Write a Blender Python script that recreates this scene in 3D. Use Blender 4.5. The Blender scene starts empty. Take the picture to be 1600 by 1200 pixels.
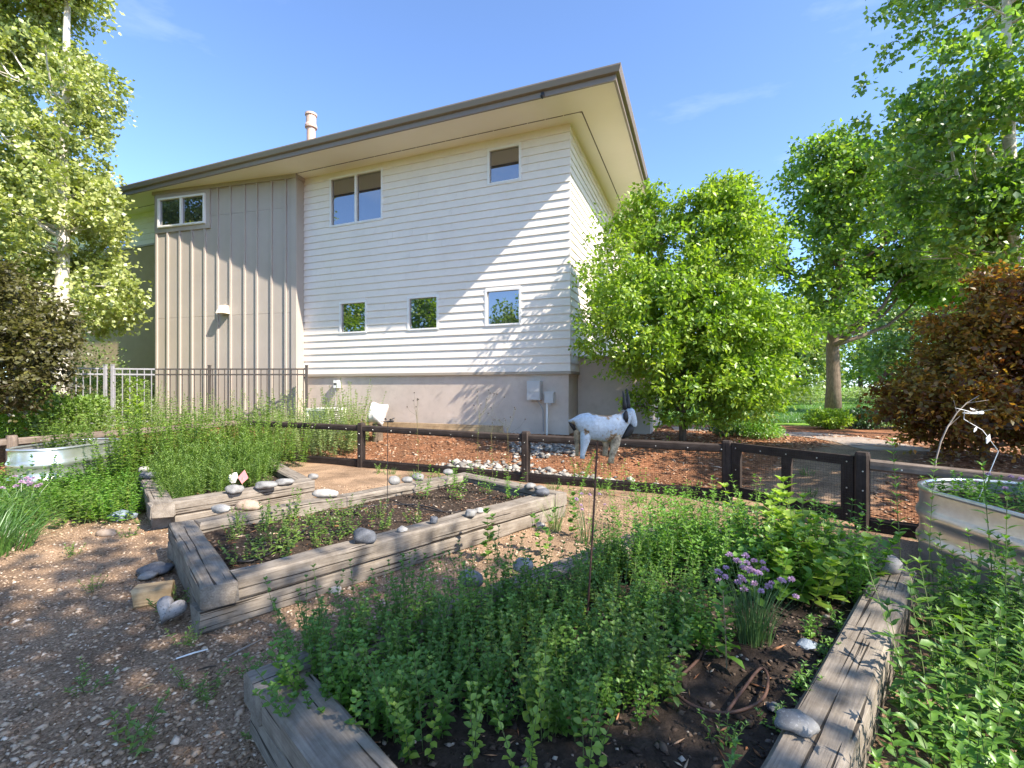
import bpy, bmesh, math, random
import numpy as np
from mathutils import Vector, Matrix, noise

R = math.radians
scene = bpy.context.scene
COL = scene.collection

# ------------------------------------------------------------------ camera, sky, sun, exposure
FPX, HOR, EYE = 740.0, 604.0, 1.5            # focal length in photo pixels, horizon row, eye height
cam_d = bpy.data.cameras.new('camera')
cam = bpy.data.objects.new('camera', cam_d)
COL.objects.link(cam)
cam.location = (0, 0, EYE)
cam.rotation_euler = (R(90), 0, 0)
cam_d.sensor_width = 36
cam_d.lens = 36 * FPX / 1600
cam_d.shift_y = (HOR - 600) / 1600
cam_d.clip_start = 0.05
cam_d.clip_end = 2000
scene.camera = cam

RAY = Vector((-3.586, 2.68, -4.03)).normalized()      # direction in which sunlight travels
world = bpy.data.worlds.new('World')
scene.world = world
world.use_nodes = True
wn = world.node_tree.nodes
wl = world.node_tree.links
sky = wn.new('ShaderNodeTexSky')
sky.sky_type = 'NISHITA'
sky.sun_disc = False
sky.sun_elevation = math.asin(-RAY.z)
sky.sun_rotation = math.atan2(-RAY.x, -RAY.y)
sky.altitude = 0
sky.air_density = 0.62
sky.dust_density = 0.5
sky.ozone_density = 4.6
wtc = wn.new('ShaderNodeTexCoord'); wmp = wn.new('ShaderNodeMapping')
wmp.inputs['Scale'].default_value = (1.2, 3.0, 6.5)
wmp.inputs['Rotation'].default_value = (0.2, 0.25, 0.3)
wno = wn.new('ShaderNodeTexNoise'); wno.inputs['Scale'].default_value = 1.3; wno.inputs['Detail'].default_value = 7; wno.inputs['Roughness'].default_value = .6
wrp = wn.new('ShaderNodeValToRGB')
wrp.color_ramp.elements[0].position = .56; wrp.color_ramp.elements[0].color = (0, 0, 0, 1)
wrp.color_ramp.elements[1].position = .80; wrp.color_ramp.elements[1].color = (.3, .3, .3, 1)
wmx = wn.new('ShaderNodeMix'); wmx.data_type = 'RGBA'
wmx.inputs[7].default_value = (2.6, 2.9, 3.3, 1)              # thin high cloud
wl.new(wtc.outputs['Generated'], wmp.inputs[0]); wl.new(wmp.outputs[0], wno.inputs['Vector']); wl.new(wno.outputs[0], wrp.inputs[0])
wl.new(wrp.outputs[0], wmx.inputs[0]); wl.new(sky.outputs[0], wmx.inputs[6]); wl.new(wmx.outputs[2], wn['Background'].inputs[0])
wn['Background'].inputs[1].default_value = 0.132

sun_d = bpy.data.lights.new('sun', 'SUN')
sun_d.energy = 3.15
sun_d.angle = R(0.53)
sun_d.color = (1.0, 0.89, 0.75)
sun = bpy.data.objects.new('sun', sun_d)
sun.rotation_euler = RAY.to_track_quat('-Z', 'Y').to_euler()
sun.location = (10, -8, 14)
COL.objects.link(sun)

scene.view_settings.view_transform = 'Standard'
scene.view_settings.look = 'None'
scene.view_settings.gamma = 1
scene.view_settings.exposure = 1.95
scene.cycles.max_bounces = 7
scene.cycles.diffuse_bounces = 4
scene.cycles.transmission_bounces = 5
scene.cycles.transparent_max_bounces = 6
scene.cycles.caustics_reflective = False
scene.cycles.caustics_refractive = False
scene.cycles.use_denoising = True

rng = np.random.default_rng(7)
random.seed(7)

# ------------------------------------------------------------------ helpers
def at(px, py, z=0.0):
    """point of the height z seen at the photo pixel"""
    y = (EYE - z) * FPX / (py - HOR)
    return Vector(((px - 800) / FPX * y, y, z))

def at_y(px, py, y):
    return Vector(((px - 800) / FPX * y, y, EYE - (py - HOR) / FPX * y))

def tag(o, label=None, cat=None, group=None, kind=None):
    if label: o['label'] = label
    if cat: o['category'] = cat
    if group: o['group'] = group
    if kind: o['kind'] = kind
    return o

def link(o, parent=None):
    COL.objects.link(o)
    if parent is not None:
        o.parent = parent
    return o

def empty(name, loc=(0, 0, 0), rz=0.0):
    o = bpy.data.objects.new(name, None)
    o.empty_display_size = 0.1
    o.location = loc
    o.rotation_euler = (0, 0, rz)
    return link(o)

def thing(name, label, cat, loc=(0, 0, 0), rz=0.0, group=None):
    return tag(empty(name, loc, rz), label, cat, group)

def obj(name, me, mat=None, parent=None, loc=None, smooth=False):
    o = bpy.data.objects.new(name, me)
    if mat is not None and not me.materials:
        for m in (mat if isinstance(mat, (list, tuple)) else [mat]):
            me.materials.append(m)
    if smooth:
        me.polygons.foreach_set('use_smooth', np.ones(len(me.polygons), dtype=bool))
    if loc is not None:
        o.location = loc
    return link(o, parent)

def copy_tree(o, parent=None):
    c = o.copy()
    COL.objects.link(c)
    c.parent = parent
    for ch in list(o.children):
        copy_tree(ch, c)
    return c

class MB:
    """collects boxes, tubes and prisms into one mesh"""
    def __init__(self):
        self.v, self.f, self.m = [], [], []
    def add(self, vs, fs, mi=0):
        n = len(self.v)
        self.v.extend([tuple(p) for p in vs])
        self.f.extend([tuple(i + n for i in f) for f in fs])
        self.m.extend([mi] * len(fs))
        return self
    def box(self, lo, hi, M=None, mi=0):
        x0, y0, z0 = lo; x1, y1, z1 = hi
        vs = [Vector(p) for p in ((x0,y0,z0),(x1,y0,z0),(x1,y1,z0),(x0,y1,z0),(x0,y0,z1),(x1,y0,z1),(x1,y1,z1),(x0,y1,z1))]
        if M is not None: vs = [M @ p for p in vs]
        return self.add(vs, [(0,3,2,1),(4,5,6,7),(0,1,5,4),(1,2,6,5),(2,3,7,6),(3,0,4,7)], mi)
    def tube(self, pts, rad, sides=6, cap=True, mi=0, squash=1.0):
        pts = [Vector(p) for p in pts]
        if not hasattr(rad, '__len__'): rad = [rad] * len(pts)
        vs, fs = [], []
        ref = None
        for i, p in enumerate(pts):
            d = (pts[min(i+1, len(pts)-1)] - pts[max(i-1, 0)])
            if d.length < 1e-9: d = Vector((0,0,1))
            d.normalize()
            if ref is None:
                ref = Vector((1,0,0)) if abs(d.x) < 0.9 else Vector((0,1,0))
            a = (ref - d * ref.dot(d)).normalized()
            b = d.cross(a)
            ref = a
            for k in range(sides):
                t = 2 * math.pi * k / sides
                vs.append(p + (a * math.cos(t) + b * math.sin(t) * squash) * rad[i])
        for i in range(len(pts) - 1):
            for k in range(sides):
                k2 = (k + 1) % sides
                fs.append((i*sides+k, i*sides+k2, (i+1)*sides+k2, (i+1)*sides+k))
        if cap:
            fs.append(tuple(range(sides))[::-1])
            fs.append(tuple((len(pts)-1)*sides + k for k in range(sides)))
        return self.add(vs, fs, mi)
    def prism(self, poly, z0, z1, mi=0):
        n = len(poly)
        vs = [(p[0], p[1], z0) for p in poly] + [(p[0], p[1], z1) for p in poly]
        fs = [tuple(range(n))[::-1], tuple(range(n, 2*n))] + [(i, (i+1) % n, n+(i+1) % n, n+i) for i in range(n)]
        return self.add(vs, fs, mi)
    def mesh(self, name='mesh'):
        me = bpy.data.meshes.new(name)
        me.from_pydata(self.v, [], self.f)
        if any(self.m):
            me.polygons.foreach_set('material_index', self.m)
        me.update()
        return me
    def build(self, name, mat, parent=None, loc=None, smooth=False):
        me = self.mesh(name)
        if isinstance(mat, (list, tuple)):
            for m in mat: me.materials.append(m)
            mat = None
        return obj(name, me, mat, parent, loc, smooth)

def np_mesh(name, V, T):
    """V (n,3) floats, T (m,3) ints"""
    me = bpy.data.meshes.new(name)
    V = np.asarray(V, dtype=np.float32); T = np.asarray(T, dtype=np.int32)
    me.vertices.add(len(V)); me.vertices.foreach_set('co', V.ravel())
    me.loops.add(T.size); me.loops.foreach_set('vertex_index', T.ravel())
    me.polygons.add(len(T))
    me.polygons.foreach_set('loop_start', np.arange(0, T.size, 3, dtype=np.int32))
    me.polygons.foreach_set('loop_total', np.full(len(T), 3, dtype=np.int32))
    me.update(calc_edges=True)
    return me

def unit(a):
    return a / np.maximum(np.linalg.norm(a, axis=-1, keepdims=True), 1e-9)

# leaf templates: (along, across, up) and triangles
RHOMB = (np.array([(0,0,0),(.42,.5,.09),(1,0,-.05),(.42,-.5,.09)], float), np.array([(0,2,1),(0,3,2)]))
TWIG = (np.array([(0,.5,0),(.5,.35,.03),(1,0,0),(.5,-.35,.03),(0,-.5,0)], float), np.array([(0,4,3),(0,3,1),(1,3,2)]))
OVAL = (np.array([(0,0,0),(.35,0,-.03),(.7,0,-.05),(1,0,-.14),(.22,.42,.06),(.62,.44,.05),(.22,-.42,.06),(.62,-.44,.05)], float),
        np.array([(0,1,4),(1,5,4),(1,2,5),(2,3,5),(0,6,1),(1,6,7),(1,7,2),(2,7,3)]))
LANCE = (np.array([(0,0,0),(.3,0,-.02),(.65,0,-.04),(1,0,-.2),(.25,.5,.05),(.55,.34,.03),(.25,-.5,.05),(.55,-.34,.03)], float), OVAL[1])

def place(tpl, P, D, N, L, W):
    t, tri = tpl
    n = len(P)
    D = unit(D); S = unit(np.cross(D, N)); N2 = np.cross(S, D)
    L = np.broadcast_to(np.asarray(L, float).reshape(-1, 1), (n, 1)); W = np.broadcast_to(np.asarray(W, float).reshape(-1, 1), (n, 1))
    V = (P[:, None, :] + t[None, :, 0:1] * (L * D)[:, None, :] + t[None, :, 1:2] * (W * S)[:, None, :] + t[None, :, 2:3] * (L * N2)[:, None, :])
    T = (tri[None] + (np.arange(n) * len(t))[:, None, None]).reshape(-1, 3)
    return V.reshape(-1, 3), T

def cat(parts):
    Vs, Ts, n = [], [], 0
    for V, T in parts:
        Vs.append(V); Ts.append(T + n); n += len(V)
    return np.concatenate(Vs), np.concatenate(Ts)

# ------------------------------------------------------------------ materials
def new_mat(name):
    m = bpy.data.materials.new(name)
    m.use_nodes = True
    nt = m.node_tree
    return m, nt.nodes, nt.links, nt.nodes['Principled BSDF']

def ramp(nodes, stops, interp='LINEAR'):
    r = nodes.new('ShaderNodeValToRGB')
    r.color_ramp.interpolation = interp
    el = r.color_ramp.elements
    while len(el) < len(stops): el.new(0.5)
    for e, (p, c) in zip(el, stops):
        e.position = p
        e.color = (*c, 1) if len(c) == 3 else c
    return r

def mapped(nodes, links, scale=(1, 1, 1), space='Object'):
    tc = nodes.new('ShaderNodeTexCoord')
    mp = nodes.new('ShaderNodeMapping')
    mp.inputs['Scale'].default_value = scale
    links.new(tc.outputs[space], mp.inputs[0])
    return mp

def noise_n(nodes, links, vec, scale, detail=4, rough=0.55):
    n = nodes.new('ShaderNodeTexNoise')
    n.inputs['Scale'].default_value = scale
    n.inputs['Detail'].default_value = detail
    n.inputs['Roughness'].default_value = rough
    if vec is not None: links.new(vec, n.inputs['Vector'])
    return n

def add_bump(nodes, links, height, bsdf, strength=0.3, dist=0.01):
    b = nodes.new('ShaderNodeBump')
    b.inputs['Strength'].default_value = strength
    b.inputs['Distance'].default_value = dist
    links.new(height, b.inputs['Height'])
    links.new(b.outputs[0], bsdf.inputs['Normal'])

def paint(name, c, rough=0.55, var=0.08, nscale=3.0, bump=0.0, bscale=60, spec=0.35, metal=0.0, coord='Object', stretch=(1, 1, 1), dirt=0.0):
    m, N, L, B = new_mat(name)
    mp = mapped(N, L, stretch, coord)
    n = noise_n(N, L, mp.outputs[0], nscale, 5, 0.6)
    lo = tuple(x * (1 - var) for x in c); hi = tuple(min(1, x * (1 + var)) for x in c)
    r = ramp(N, [(0.3, lo), (0.7, hi)])
    L.new(n.outputs[0], r.inputs[0])
    col = r.outputs[0]
    if dirt > 0:
        n2 = noise_n(N, L, mp.outputs[0], nscale * 4.5, 8, 0.7)
        r2 = ramp(N, [(0.5, (0, 0, 0)), (0.72, (dirt, dirt, dirt))])
        L.new(n2.outputs[0], r2.inputs[0])
        mx = N.new('ShaderNodeMix'); mx.data_type = 'RGBA'
        L.new(r2.outputs[0], mx.inputs[0]); L.new(col, mx.inputs[6])
        mx.inputs[7].default_value = (c[0] * .45, c[1] * .4, c[2] * .34, 1)
        col = mx.outputs[2]
    L.new(col, B.inputs['Base Color'])
    B.inputs['Roughness'].default_value = rough
    B.inputs['Specular IOR Level'].default_value = spec
    B.inputs['Metallic'].default_value = metal
    if bump:
        nb = noise_n(N, L, mp.outputs[0], bscale, 4, 0.6)
        add_bump(N, L, nb.outputs[0], B, bump, 0.01)
    return m

def leaf_mat(name, stops, trans=0.4, rough=0.5, gloss=0.06, tint=(1.25, 1.35, 0.55), drift=1.1):
    """thin leaf: diffuse + light passing through it, colour varied leaf by leaf"""
    m = bpy.data.materials.new(name)
    m.use_nodes = True
    N, L = m.node_tree.nodes, m.node_tree.links
    N.clear()
    out = N.new('ShaderNodeOutputMaterial')
    g = N.new('ShaderNodeNewGeometry')
    r = ramp(N, stops)
    tc = N.new('ShaderNodeTexCoord')
    dr = noise_n(N, L, tc.outputs['Object'], drift, 2, .5)
    mm = N.new('ShaderNodeMath'); mm.operation = 'MULTIPLY_ADD'; mm.inputs[1].default_value = .62
    ms = N.new('ShaderNodeMath'); ms.operation = 'MULTIPLY_ADD'; ms.inputs[1].default_value = 1.5; ms.inputs[2].default_value = -.56
    L.new(dr.outputs[0], ms.inputs[0])
    L.new(g.outputs['Random Per Island'], mm.inputs[0]); L.new(ms.outputs[0], mm.inputs[2])
    L.new(mm.outputs[0], r.inputs[0])
    d = N.new('ShaderNodeBsdfDiffuse'); t = N.new('ShaderNodeBsdfTranslucent'); gl = N.new('ShaderNodeBsdfGlossy')
    gl.inputs['Roughness'].default_value = rough
    gl.inputs['Color'].default_value = (0.9, 0.95, 1.0, 1)
    tm = N.new('ShaderNodeMix'); tm.data_type = 'RGBA'; tm.blend_type = 'MULTIPLY'
    tm.inputs[0].default_value = 1.0
    tm.inputs[7].default_value = (*[min(x, 2) for x in tint], 1)
    L.new(r.outputs[0], tm.inputs[6])
    L.new(r.outputs[0], d.inputs[0]); L.new(tm.outputs[2], t.inputs[0])
    m1 = N.new('ShaderNodeMixShader'); m1.inputs[0].default_value = trans
    L.new(d.outputs[0], m1.inputs[1]); L.new(t.outputs[0], m1.inputs[2])
    m2 = N.new('ShaderNodeMixShader'); m2.inputs[0].default_value = gloss
    L.new(m1.outputs[0], m2.inputs[1]); L.new(gl.outputs[0], m2.inputs[2])
    L.new(m2.outputs[0], out.inputs[0])
    return m

def island_mat(name, stops, rough=0.85, spec=0.2):
    m, N, L, B = new_mat(name)
    g = N.new('ShaderNodeNewGeometry')
    r = ramp(N, stops)
    L.new(g.outputs['Random Per Island'], r.inputs[0])
    L.new(r.outputs[0], B.inputs['Base Color'])
    B.inputs['Roughness'].default_value = rough
    B.inputs['Specular IOR Level'].default_value = spec
    return m

def wood_mat(name, light, dark, grain=1.0, crack=0.6, bump=0.5):
    """weathered timber, grain along the object's local X"""
    m, N, L, B = new_mat(name)
    oi = N.new('ShaderNodeObjectInfo')
    tc = N.new('ShaderNodeTexCoord')
    add = N.new('ShaderNodeVectorMath'); add.operation = 'ADD'
    sc = N.new('ShaderNodeVectorMath'); sc.operation = 'SCALE'
    sc.inputs[0].default_value = (37.0, 11.0, 23.0)
    L.new(oi.outputs['Random'], sc.inputs['Scale'])
    L.new(tc.outputs['Object'], add.inputs[0]); L.new(sc.outputs[0], add.inputs[1])
    def mp(s):
        q = N.new('ShaderNodeMapping'); q.inputs['Scale'].default_value = s
        L.new(add.outputs[0], q.inputs[0]); return q.outputs[0]
    fine = noise_n(N, L, mp((2.5, 60, 60)), 1.6 * grain, 6, 0.65)
    broad = noise_n(N, L, mp((1.2, 6, 6)), 1.5, 4, 0.6)
    blot = noise_n(N, L, mp((3, 3, 3)), 2.2, 5, 0.65)
    crk = noise_n(N, L, mp((.9, 48, 48)), 1.2, 2, 0.4)
    r = ramp(N, [(0.25, dark), (0.5, tuple((a + b) / 2 for a, b in zip(light, dark))), (0.75, light)])
    mix = N.new('ShaderNodeMath'); mix.operation = 'MULTIPLY_ADD'
    mix.inputs[1].default_value = 0.55
    L.new(fine.outputs[0], mix.inputs[0])
    m3 = N.new('ShaderNodeMath'); m3.operation = 'MULTIPLY'; m3.inputs[1].default_value = 0.45
    L.new(broad.outputs[0], m3.inputs[0]); L.new(m3.outputs[0], mix.inputs[2])
    L.new(mix.outputs[0], r.inputs[0])
    rb = ramp(N, [(0.3, (0.62, 0.58, 0.54)), (0.7, (1.1, 1.08, 1.05))])
    L.new(blot.outputs[0], rb.inputs[0])
    mu = N.new('ShaderNodeMix'); mu.data_type = 'RGBA'; mu.blend_type = 'MULTIPLY'; mu.inputs[0].default_value = 1
    L.new(r.outputs[0], mu.inputs[6]); L.new(rb.outputs[0], mu.inputs[7])
    rc = ramp(N, [(0.335, (1, 1, 1)), (0.375, (0, 0, 0))])
    L.new(crk.outputs[0], rc.inputs[0])
    sx = N.new('ShaderNodeSeparateXYZ'); L.new(tc.outputs['Normal'], sx.inputs[0])
    ab = N.new('ShaderNodeMath'); ab.operation = 'ABSOLUTE'; L.new(sx.outputs[0], ab.inputs[0])
    side = N.new('ShaderNodeMath'); side.operation = 'MULTIPLY_ADD'; side.inputs[1].default_value = -crack; side.inputs[2].default_value = crack
    side.use_clamp = True; L.new(ab.outputs[0], side.inputs[0])
    fac = N.new('ShaderNodeMath'); fac.operation = 'MULTIPLY'
    L.new(rc.outputs[0], fac.inputs[0]); L.new(side.outputs[0], fac.inputs[1])
    mk = N.new('ShaderNodeMix'); mk.data_type = 'RGBA'
    L.new(fac.outputs[0], mk.inputs[0]); L.new(mu.outputs[2], mk.inputs[6])
    mk.inputs[7].default_value = (dark[0] * .18, dark[1] * .16, dark[2] * .15, 1)
    L.new(mk.outputs[2], B.inputs['Base Color'])
    B.inputs['Roughness'].default_value = 0.85
    B.inputs['Specular IOR Level'].default_value = 0.2
    sub = N.new('ShaderNodeMath'); sub.operation = 'SUBTRACT'
    L.new(mix.outputs[0], sub.inputs[0]); L.new(fac.outputs[0], sub.inputs[1])
    add_bump(N, L, sub.outputs[0], B, bump, 0.006)
    return m

def glass_mat(name):
    m, N, L, B = new_mat(name)
    B.inputs['Base Color'].default_value = (0.018, 0.02, 0.024, 1)
    B.inputs['Roughness'].default_value = 0.015
    B.inputs['IOR'].default_value = 3.6
    n = noise_n(N, L, mapped(N, L).outputs[0], 1.1, 2, 0.5)
    add_bump(N, L, n.outputs[0], B, 0.02, 0.02)
    return m

def rock_mat(name, a, b, speck, scale=1.0):
    m, N, L, B = new_mat(name)
    mp = mapped(N, L)
    n = noise_n(N, L, mp.outputs[0], 14 * scale, 6, 0.65)
    r = ramp(N, [(0.32, a), (0.68, b)])
    L.new(n.outputs[0], r.inputs[0])
    s = noise_n(N, L, mp.outputs[0], 130 * scale, 3, 0.7)
    rs = ramp(N, [(0.56, (0, 0, 0)), (0.66, (.7, .7, .7))])
    L.new(s.outputs[0], rs.inputs[0])
    mx = N.new('ShaderNodeMix'); mx.data_type = 'RGBA'
    L.new(rs.outputs[0], mx.inputs[0]); L.new(r.outputs[0], mx.inputs[6]); mx.inputs[7].default_value = (*speck, 1)
    L.new(mx.outputs[2], B.inputs['Base Color'])
    B.inputs['Roughness'].default_value = 0.7
    B.inputs['Specular IOR Level'].default_value = 0.3
    add_bump(N, L, s.outputs[0], B, 0.25, 0.004)
    return m

M = {}
M['siding'] = paint('siding_paint', (.79, .735, .66), .6, .04, 1.2, .12, 90, dirt=.12)
M['batten'] = paint('batten_paint', (.40, .355, .31), .6, .06, 1.0, .1, 80)
M['stucco'] = paint('stucco', (.57, .485, .415), .9, .09, 1.6, .6, 160, spec=.15, dirt=.2)
M['stucco_tan'] = paint('stucco_tan', (.40, .31, .19), .9, .06, 2.5, .5, 160, spec=.15)
M['soffit'] = paint('soffit_paint', (.82, .75, .62), .7, .03, .8)
M['fascia'] = paint('gutter_paint', (.21, .17, .13), .45, .05, 1.0, spec=.5)
M['trim'] = paint('trim_paint', (.36, .31, .25), .6, .05, 1.5)
M['vent'] = paint('vent_dark', (.16, .12, .08), .8, .1, 5)
M['roof'] = paint('roof_shingle', (.12, .10, .085), .95, .25, 12, .5, 60)
M['white'] = paint('window_white', (.78, .77, .74), .45, .02, 3, spec=.5)
M['glass'] = glass_mat('window_glass')
M['pipe'] = paint('pipe_paint', (.55, .38, .30), .5, .08, 4)
M['box_grey'] = paint('box_grey', (.50, .50, .50), .5, .04, 6, spec=.5)
M['cable'] = paint('cable_grey', (.30, .30, .30), .5, .05, 6)
M['iron'] = paint('iron_bronze', (.075, .065, .06), .5, .15, 8, spec=.5)
M['iron_light'] = paint('iron_grey', (.30, .30, .33), .45, .1, 8, spec=.5)
M['timber'] = wood_mat('timber_grey', (.385, .355, .315), (.10, .085, .07), 1.0, .9, .9)
M['timber_brown'] = wood_mat('timber_brown', (.34, .27, .2), (.11, .08, .06))
M['fence_wood'] = wood_mat('fence_stained', (.085, .068, .06), (.022, .017, .016), 1, .4, .35)
M['fence_grey'] = wood_mat('fence_weathered', (.30, .25, .21), (.07, .055, .05), 1, .5, .4)
M['chunk'] = wood_mat('wood_block', (.62, .49, .31), (.38, .27, .15), 1, .35, .3)
M['bolt'] = paint('bolt_zinc', (.62, .62, .60), .35, .05, 20, metal=.7)
M['wire'] = paint('wire_black', (.03, .03, .033), .5, .1, 20)
M['soil'] = paint('soil_dark', (.045, .034, .027), .95, .45, 22, 1.0, 55, spec=.1)
M['rock_grey'] = rock_mat('rock_grey', (.14, .14, .14), (.26, .26, .255), (.36, .36, .355))
M['rock_pale'] = rock_mat('rock_pale', (.27, .255, .235), (.42, .405, .38), (.2, .19, .18))
M['rock_dark'] = rock_mat('rock_dark', (.055, .06, .072), (.13, .14, .16), (.22, .23, .25))
M['rock_blue'] = rock_mat('rock_blue', (.09, .125, .17), (.21, .26, .33), (.4, .44, .5))
M['rock_tan'] = rock_mat('rock_tan', (.22, .155, .11), (.36, .29, .225), (.42, .38, .33))
M['rock_speck'] = rock_mat('rock_speck', (.16, .155, .16), (.4, .39, .385), (.08, .075, .08), .5)
M['galv'] = paint('galvanised', (.72, .75, .76), .3, .12, 7, .05, 40, spec=.5, metal=.85, dirt=.12)
M['galv_in'] = paint('galvanised_inside', (.35, .36, .36), .5, .2, 9, metal=.5)
M['bark'] = paint('bark_brown', (.15, .115, .085), .95, .4, 9, .9, 30, stretch=(3, 3, .8), spec=.1)
M['bark_aspen'] = paint('bark_aspen', (.6, .56, .5), .85, .25, 4, .5, 25, stretch=(.7, .7, 3), spec=.15, dirt=.6)
M['twig'] = paint('twig_grey', (.30, .26, .22), .9, .3, 12)
M['stem'] = paint('stem_green', (.10, .14, .045), .7, .25, 10)
M['stem_dry'] = paint('stem_dry', (.30, .23, .13), .8, .3, 10)
M['stalk'] = paint('stalk_olive', (.13, .12, .05), .8, .3, 10)
M['stem_dark'] = paint('stem_dark', (.05, .04, .03), .8, .3, 10)
M['rust'] = paint('rusty_rod', (.10, .05, .035), .8, .5, 25, .4, 120)
M['black'] = paint('black_metal', (.02, .02, .022), .5, .2, 12)
M['hose'] = paint('hose_brown', (.10, .055, .04), .6, .3, 20)
M['hose_black'] = paint('hose_black', (.025, .025, .028), .5, .2, 20)
M['pink'] = paint('pink_paper', (.75, .28, .30), .8, .06, 20)
M['paper'] = paint('white_paper', (.8, .79, .77), .8, .06, 20)
M['sack'] = paint('white_sack', (.74, .71, .68), .75, .12, 6, .4, 14)
M['path'] = paint('flagstone', (.30, .25, .21), .9, .2, 3, .5, 30)
M['bulb'] = paint('lamp_cream', (.72, .63, .5), .5, .05, 8)

# leaves
M['lf_aspen'] = leaf_mat('leaf_aspen', [(0, (.20, .26, .05)), (.5, (.36, .41, .10)), (1, (.55, .58, .22))], .42, .5, .08)
M['lf_aspen2'] = leaf_mat('leaf_poplar', [(0, (.08, .17, .03)), (.6, (.18, .31, .05)), (1, (.36, .46, .07))], .52, .45, .05)
M['lf_shrub'] = leaf_mat('leaf_serviceberry', [(0, (.11, .22, .018)), (.55, (.24, .38, .035)), (1, (.42, .53, .07))], .48, .45, .04)
M['lf_maple'] = leaf_mat('leaf_maple', [(0, (.08, .17, .02)), (.6, (.17, .29, .04)), (1, (.34, .44, .06))], .52, .45, .04)
M['lf_copper'] = leaf_mat('leaf_copper', [(0, (.10, .04, .016)), (.35, (.21, .10, .028)), (.55, (.2, .17, .03)), (.75, (.34, .24, .05)), (1, (.62, .32, .09))], .48, .45, .03, (1.5, 1.2, .5))
M['lf_dark'] = leaf_mat('leaf_dusky', [(0, (.05, .045, .018)), (.5, (.10, .095, .03)), (.8, (.16, .16, .04)), (1, (.26, .24, .06))], .42, .45, .04)
M['lf_back'] = leaf_mat('leaf_far', [(0, (.10, .17, .04)), (.5, (.17, .26, .06)), (1, (.30, .37, .10))], .42, .5, .05)
M['lf_boxwood'] = leaf_mat('leaf_boxwood', [(0, (.03, .08, .02)), (.6, (.06, .14, .03)), (1, (.13, .22, .045))], .3, .4, .08)
M['lf_oregano'] = leaf_mat('leaf_oregano', [(0, (.06, .15, .02)), (.6, (.12, .25, .035)), (1, (.26, .40, .07))], .4, .5, .035)
M['lf_mint'] = leaf_mat('leaf_mint', [(0, (.09, .21, .022)), (.6, (.16, .33, .04)), (1, (.29, .47, .07))], .42, .45, .05)
M['lf_lime'] = leaf_mat('leaf_lime', [(0, (.17, .29, .035)), (.6, (.30, .44, .06)), (1, (.46, .56, .10))], .42, .45, .05)
M['lf_feather'] = leaf_mat('leaf_feathery', [(0, (.09, .17, .025)), (.6, (.16, .27, .04)), (1, (.28, .40, .06))], .38, .5, .05)
M['lf_sage'] = leaf_mat('leaf_sage', [(0, (.19, .27, .10)), (.6, (.31, .40, .17)), (1, (.45, .52, .28))], .38, .5, .05)
M['lf_nettle'] = leaf_mat('leaf_nettle', [(0, (.06, .14, .02)), (.6, (.12, .24, .035)), (1, (.24, .38, .06))], .42, .5, .035)
M['lf_chive'] = leaf_mat('leaf_chive', [(0, (.05, .11, .035)), (.6, (.09, .18, .055)), (1, (.17, .27, .09))], .2, .4, .08)
M['lf_grass'] = leaf_mat('leaf_grass', [(0, (.05, .13, .02)), (.6, (.09, .21, .035)), (1, (.20, .32, .07))], .35, .45, .06)
M['lf_shade'] = leaf_mat('leaf_garden_maple', [(0, (.12, .22, .04)), (.6, (.2, .33, .06)), (1, (.32, .45, .09))], .5, .45, .05)
M['petal'] = leaf_mat('petal_mauve', [(0, (.42, .25, .42)), (.6, (.58, .40, .58)), (1, (.75, .60, .74))], .3, .6, .03, (1, 1, 1))
M['gravel'] = island_mat('gravel_chips', [(0, (.12, .085, .055)), (.35, (.30, .205, .135)), (.75, (.47, .345, .24)), (.97, (.56, .455, .35)), (1, (.68, .60, .5))])
M['mulch'] = island_mat('mulch_chips', [(0, (.09, .045, .028)), (.35, (.24, .11, .055)), (.7, (.40, .21, .11)), (.88, (.46, .33, .23)), (1, (.58, .47, .36))])
M['debris'] = island_mat('soil_debris', [(0, (.03, .022, .018)), (.6, (.07, .05, .038)), (.9, (.16, .12, .09)), (1, (.45, .40, .34))])
M['pebble'] = island_mat('river_pebbles', [(0, (.14, .135, .13)), (.6, (.31, .295, .27)), (1, (.5, .48, .44))], .7)

# ------------------------------------------------------------------ ground heights
FENCE = [(-8.5, -3.0), (-8.6, 5.9), (-7.7, 7.29), (-5.75, 10.1), (-2.83, 8.9), (.22, 7.5), (2.85, 6.27), (3.67, 4.96), (5.0, 4.05), (7.2, 2.3), (8.0, -3.0)]
FP = np.array(FENCE)

def fence_dist(X, Y):
    """signed distance to the garden outline, positive outside"""
    shp = X.shape
    P = np.stack([X.ravel(), Y.ravel()], 1)
    best = np.full(len(P), 1e9)
    ins = np.zeros(len(P), bool)
    n = len(FP)
    for i in range(n):
        a, b = FP[i], FP[(i + 1) % n]
        ab = b - a
        t = np.clip(((P - a) @ ab) / (ab @ ab), 0, 1)
        q = a + t[:, None] * ab
        best = np.minimum(best, np.hypot(*(P - q).T))
        c = ((a[1] > P[:, 1]) != (b[1] > P[:, 1]))
        with np.errstate(divide='ignore', invalid='ignore'):
            xi = (b[0] - a[0]) * (P[:, 1] - a[1]) / (b[1] - a[1]) + a[0]
        ins ^= c & (P[:, 0] < xi)
    return np.where(ins, -best, best).reshape(shp)

GPATH = np.array([(3.2, 5.6), (4.3, 6.6), (5.4, 7.4), (6.4, 8.2)])
def path_dist(X, Y):
    P = np.stack([np.ravel(X), np.ravel(Y)], 1)
    best = np.full(len(P), 1e9)
    for a, b in zip(GPATH[:-1], GPATH[1:]):
        ab = b - a
        t = np.clip(((P - a) @ ab) / (ab @ ab), 0, 1)
        best = np.minimum(best, np.hypot(*(P - a - t[:, None] * ab).T))
    return best.reshape(np.shape(X))

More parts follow.
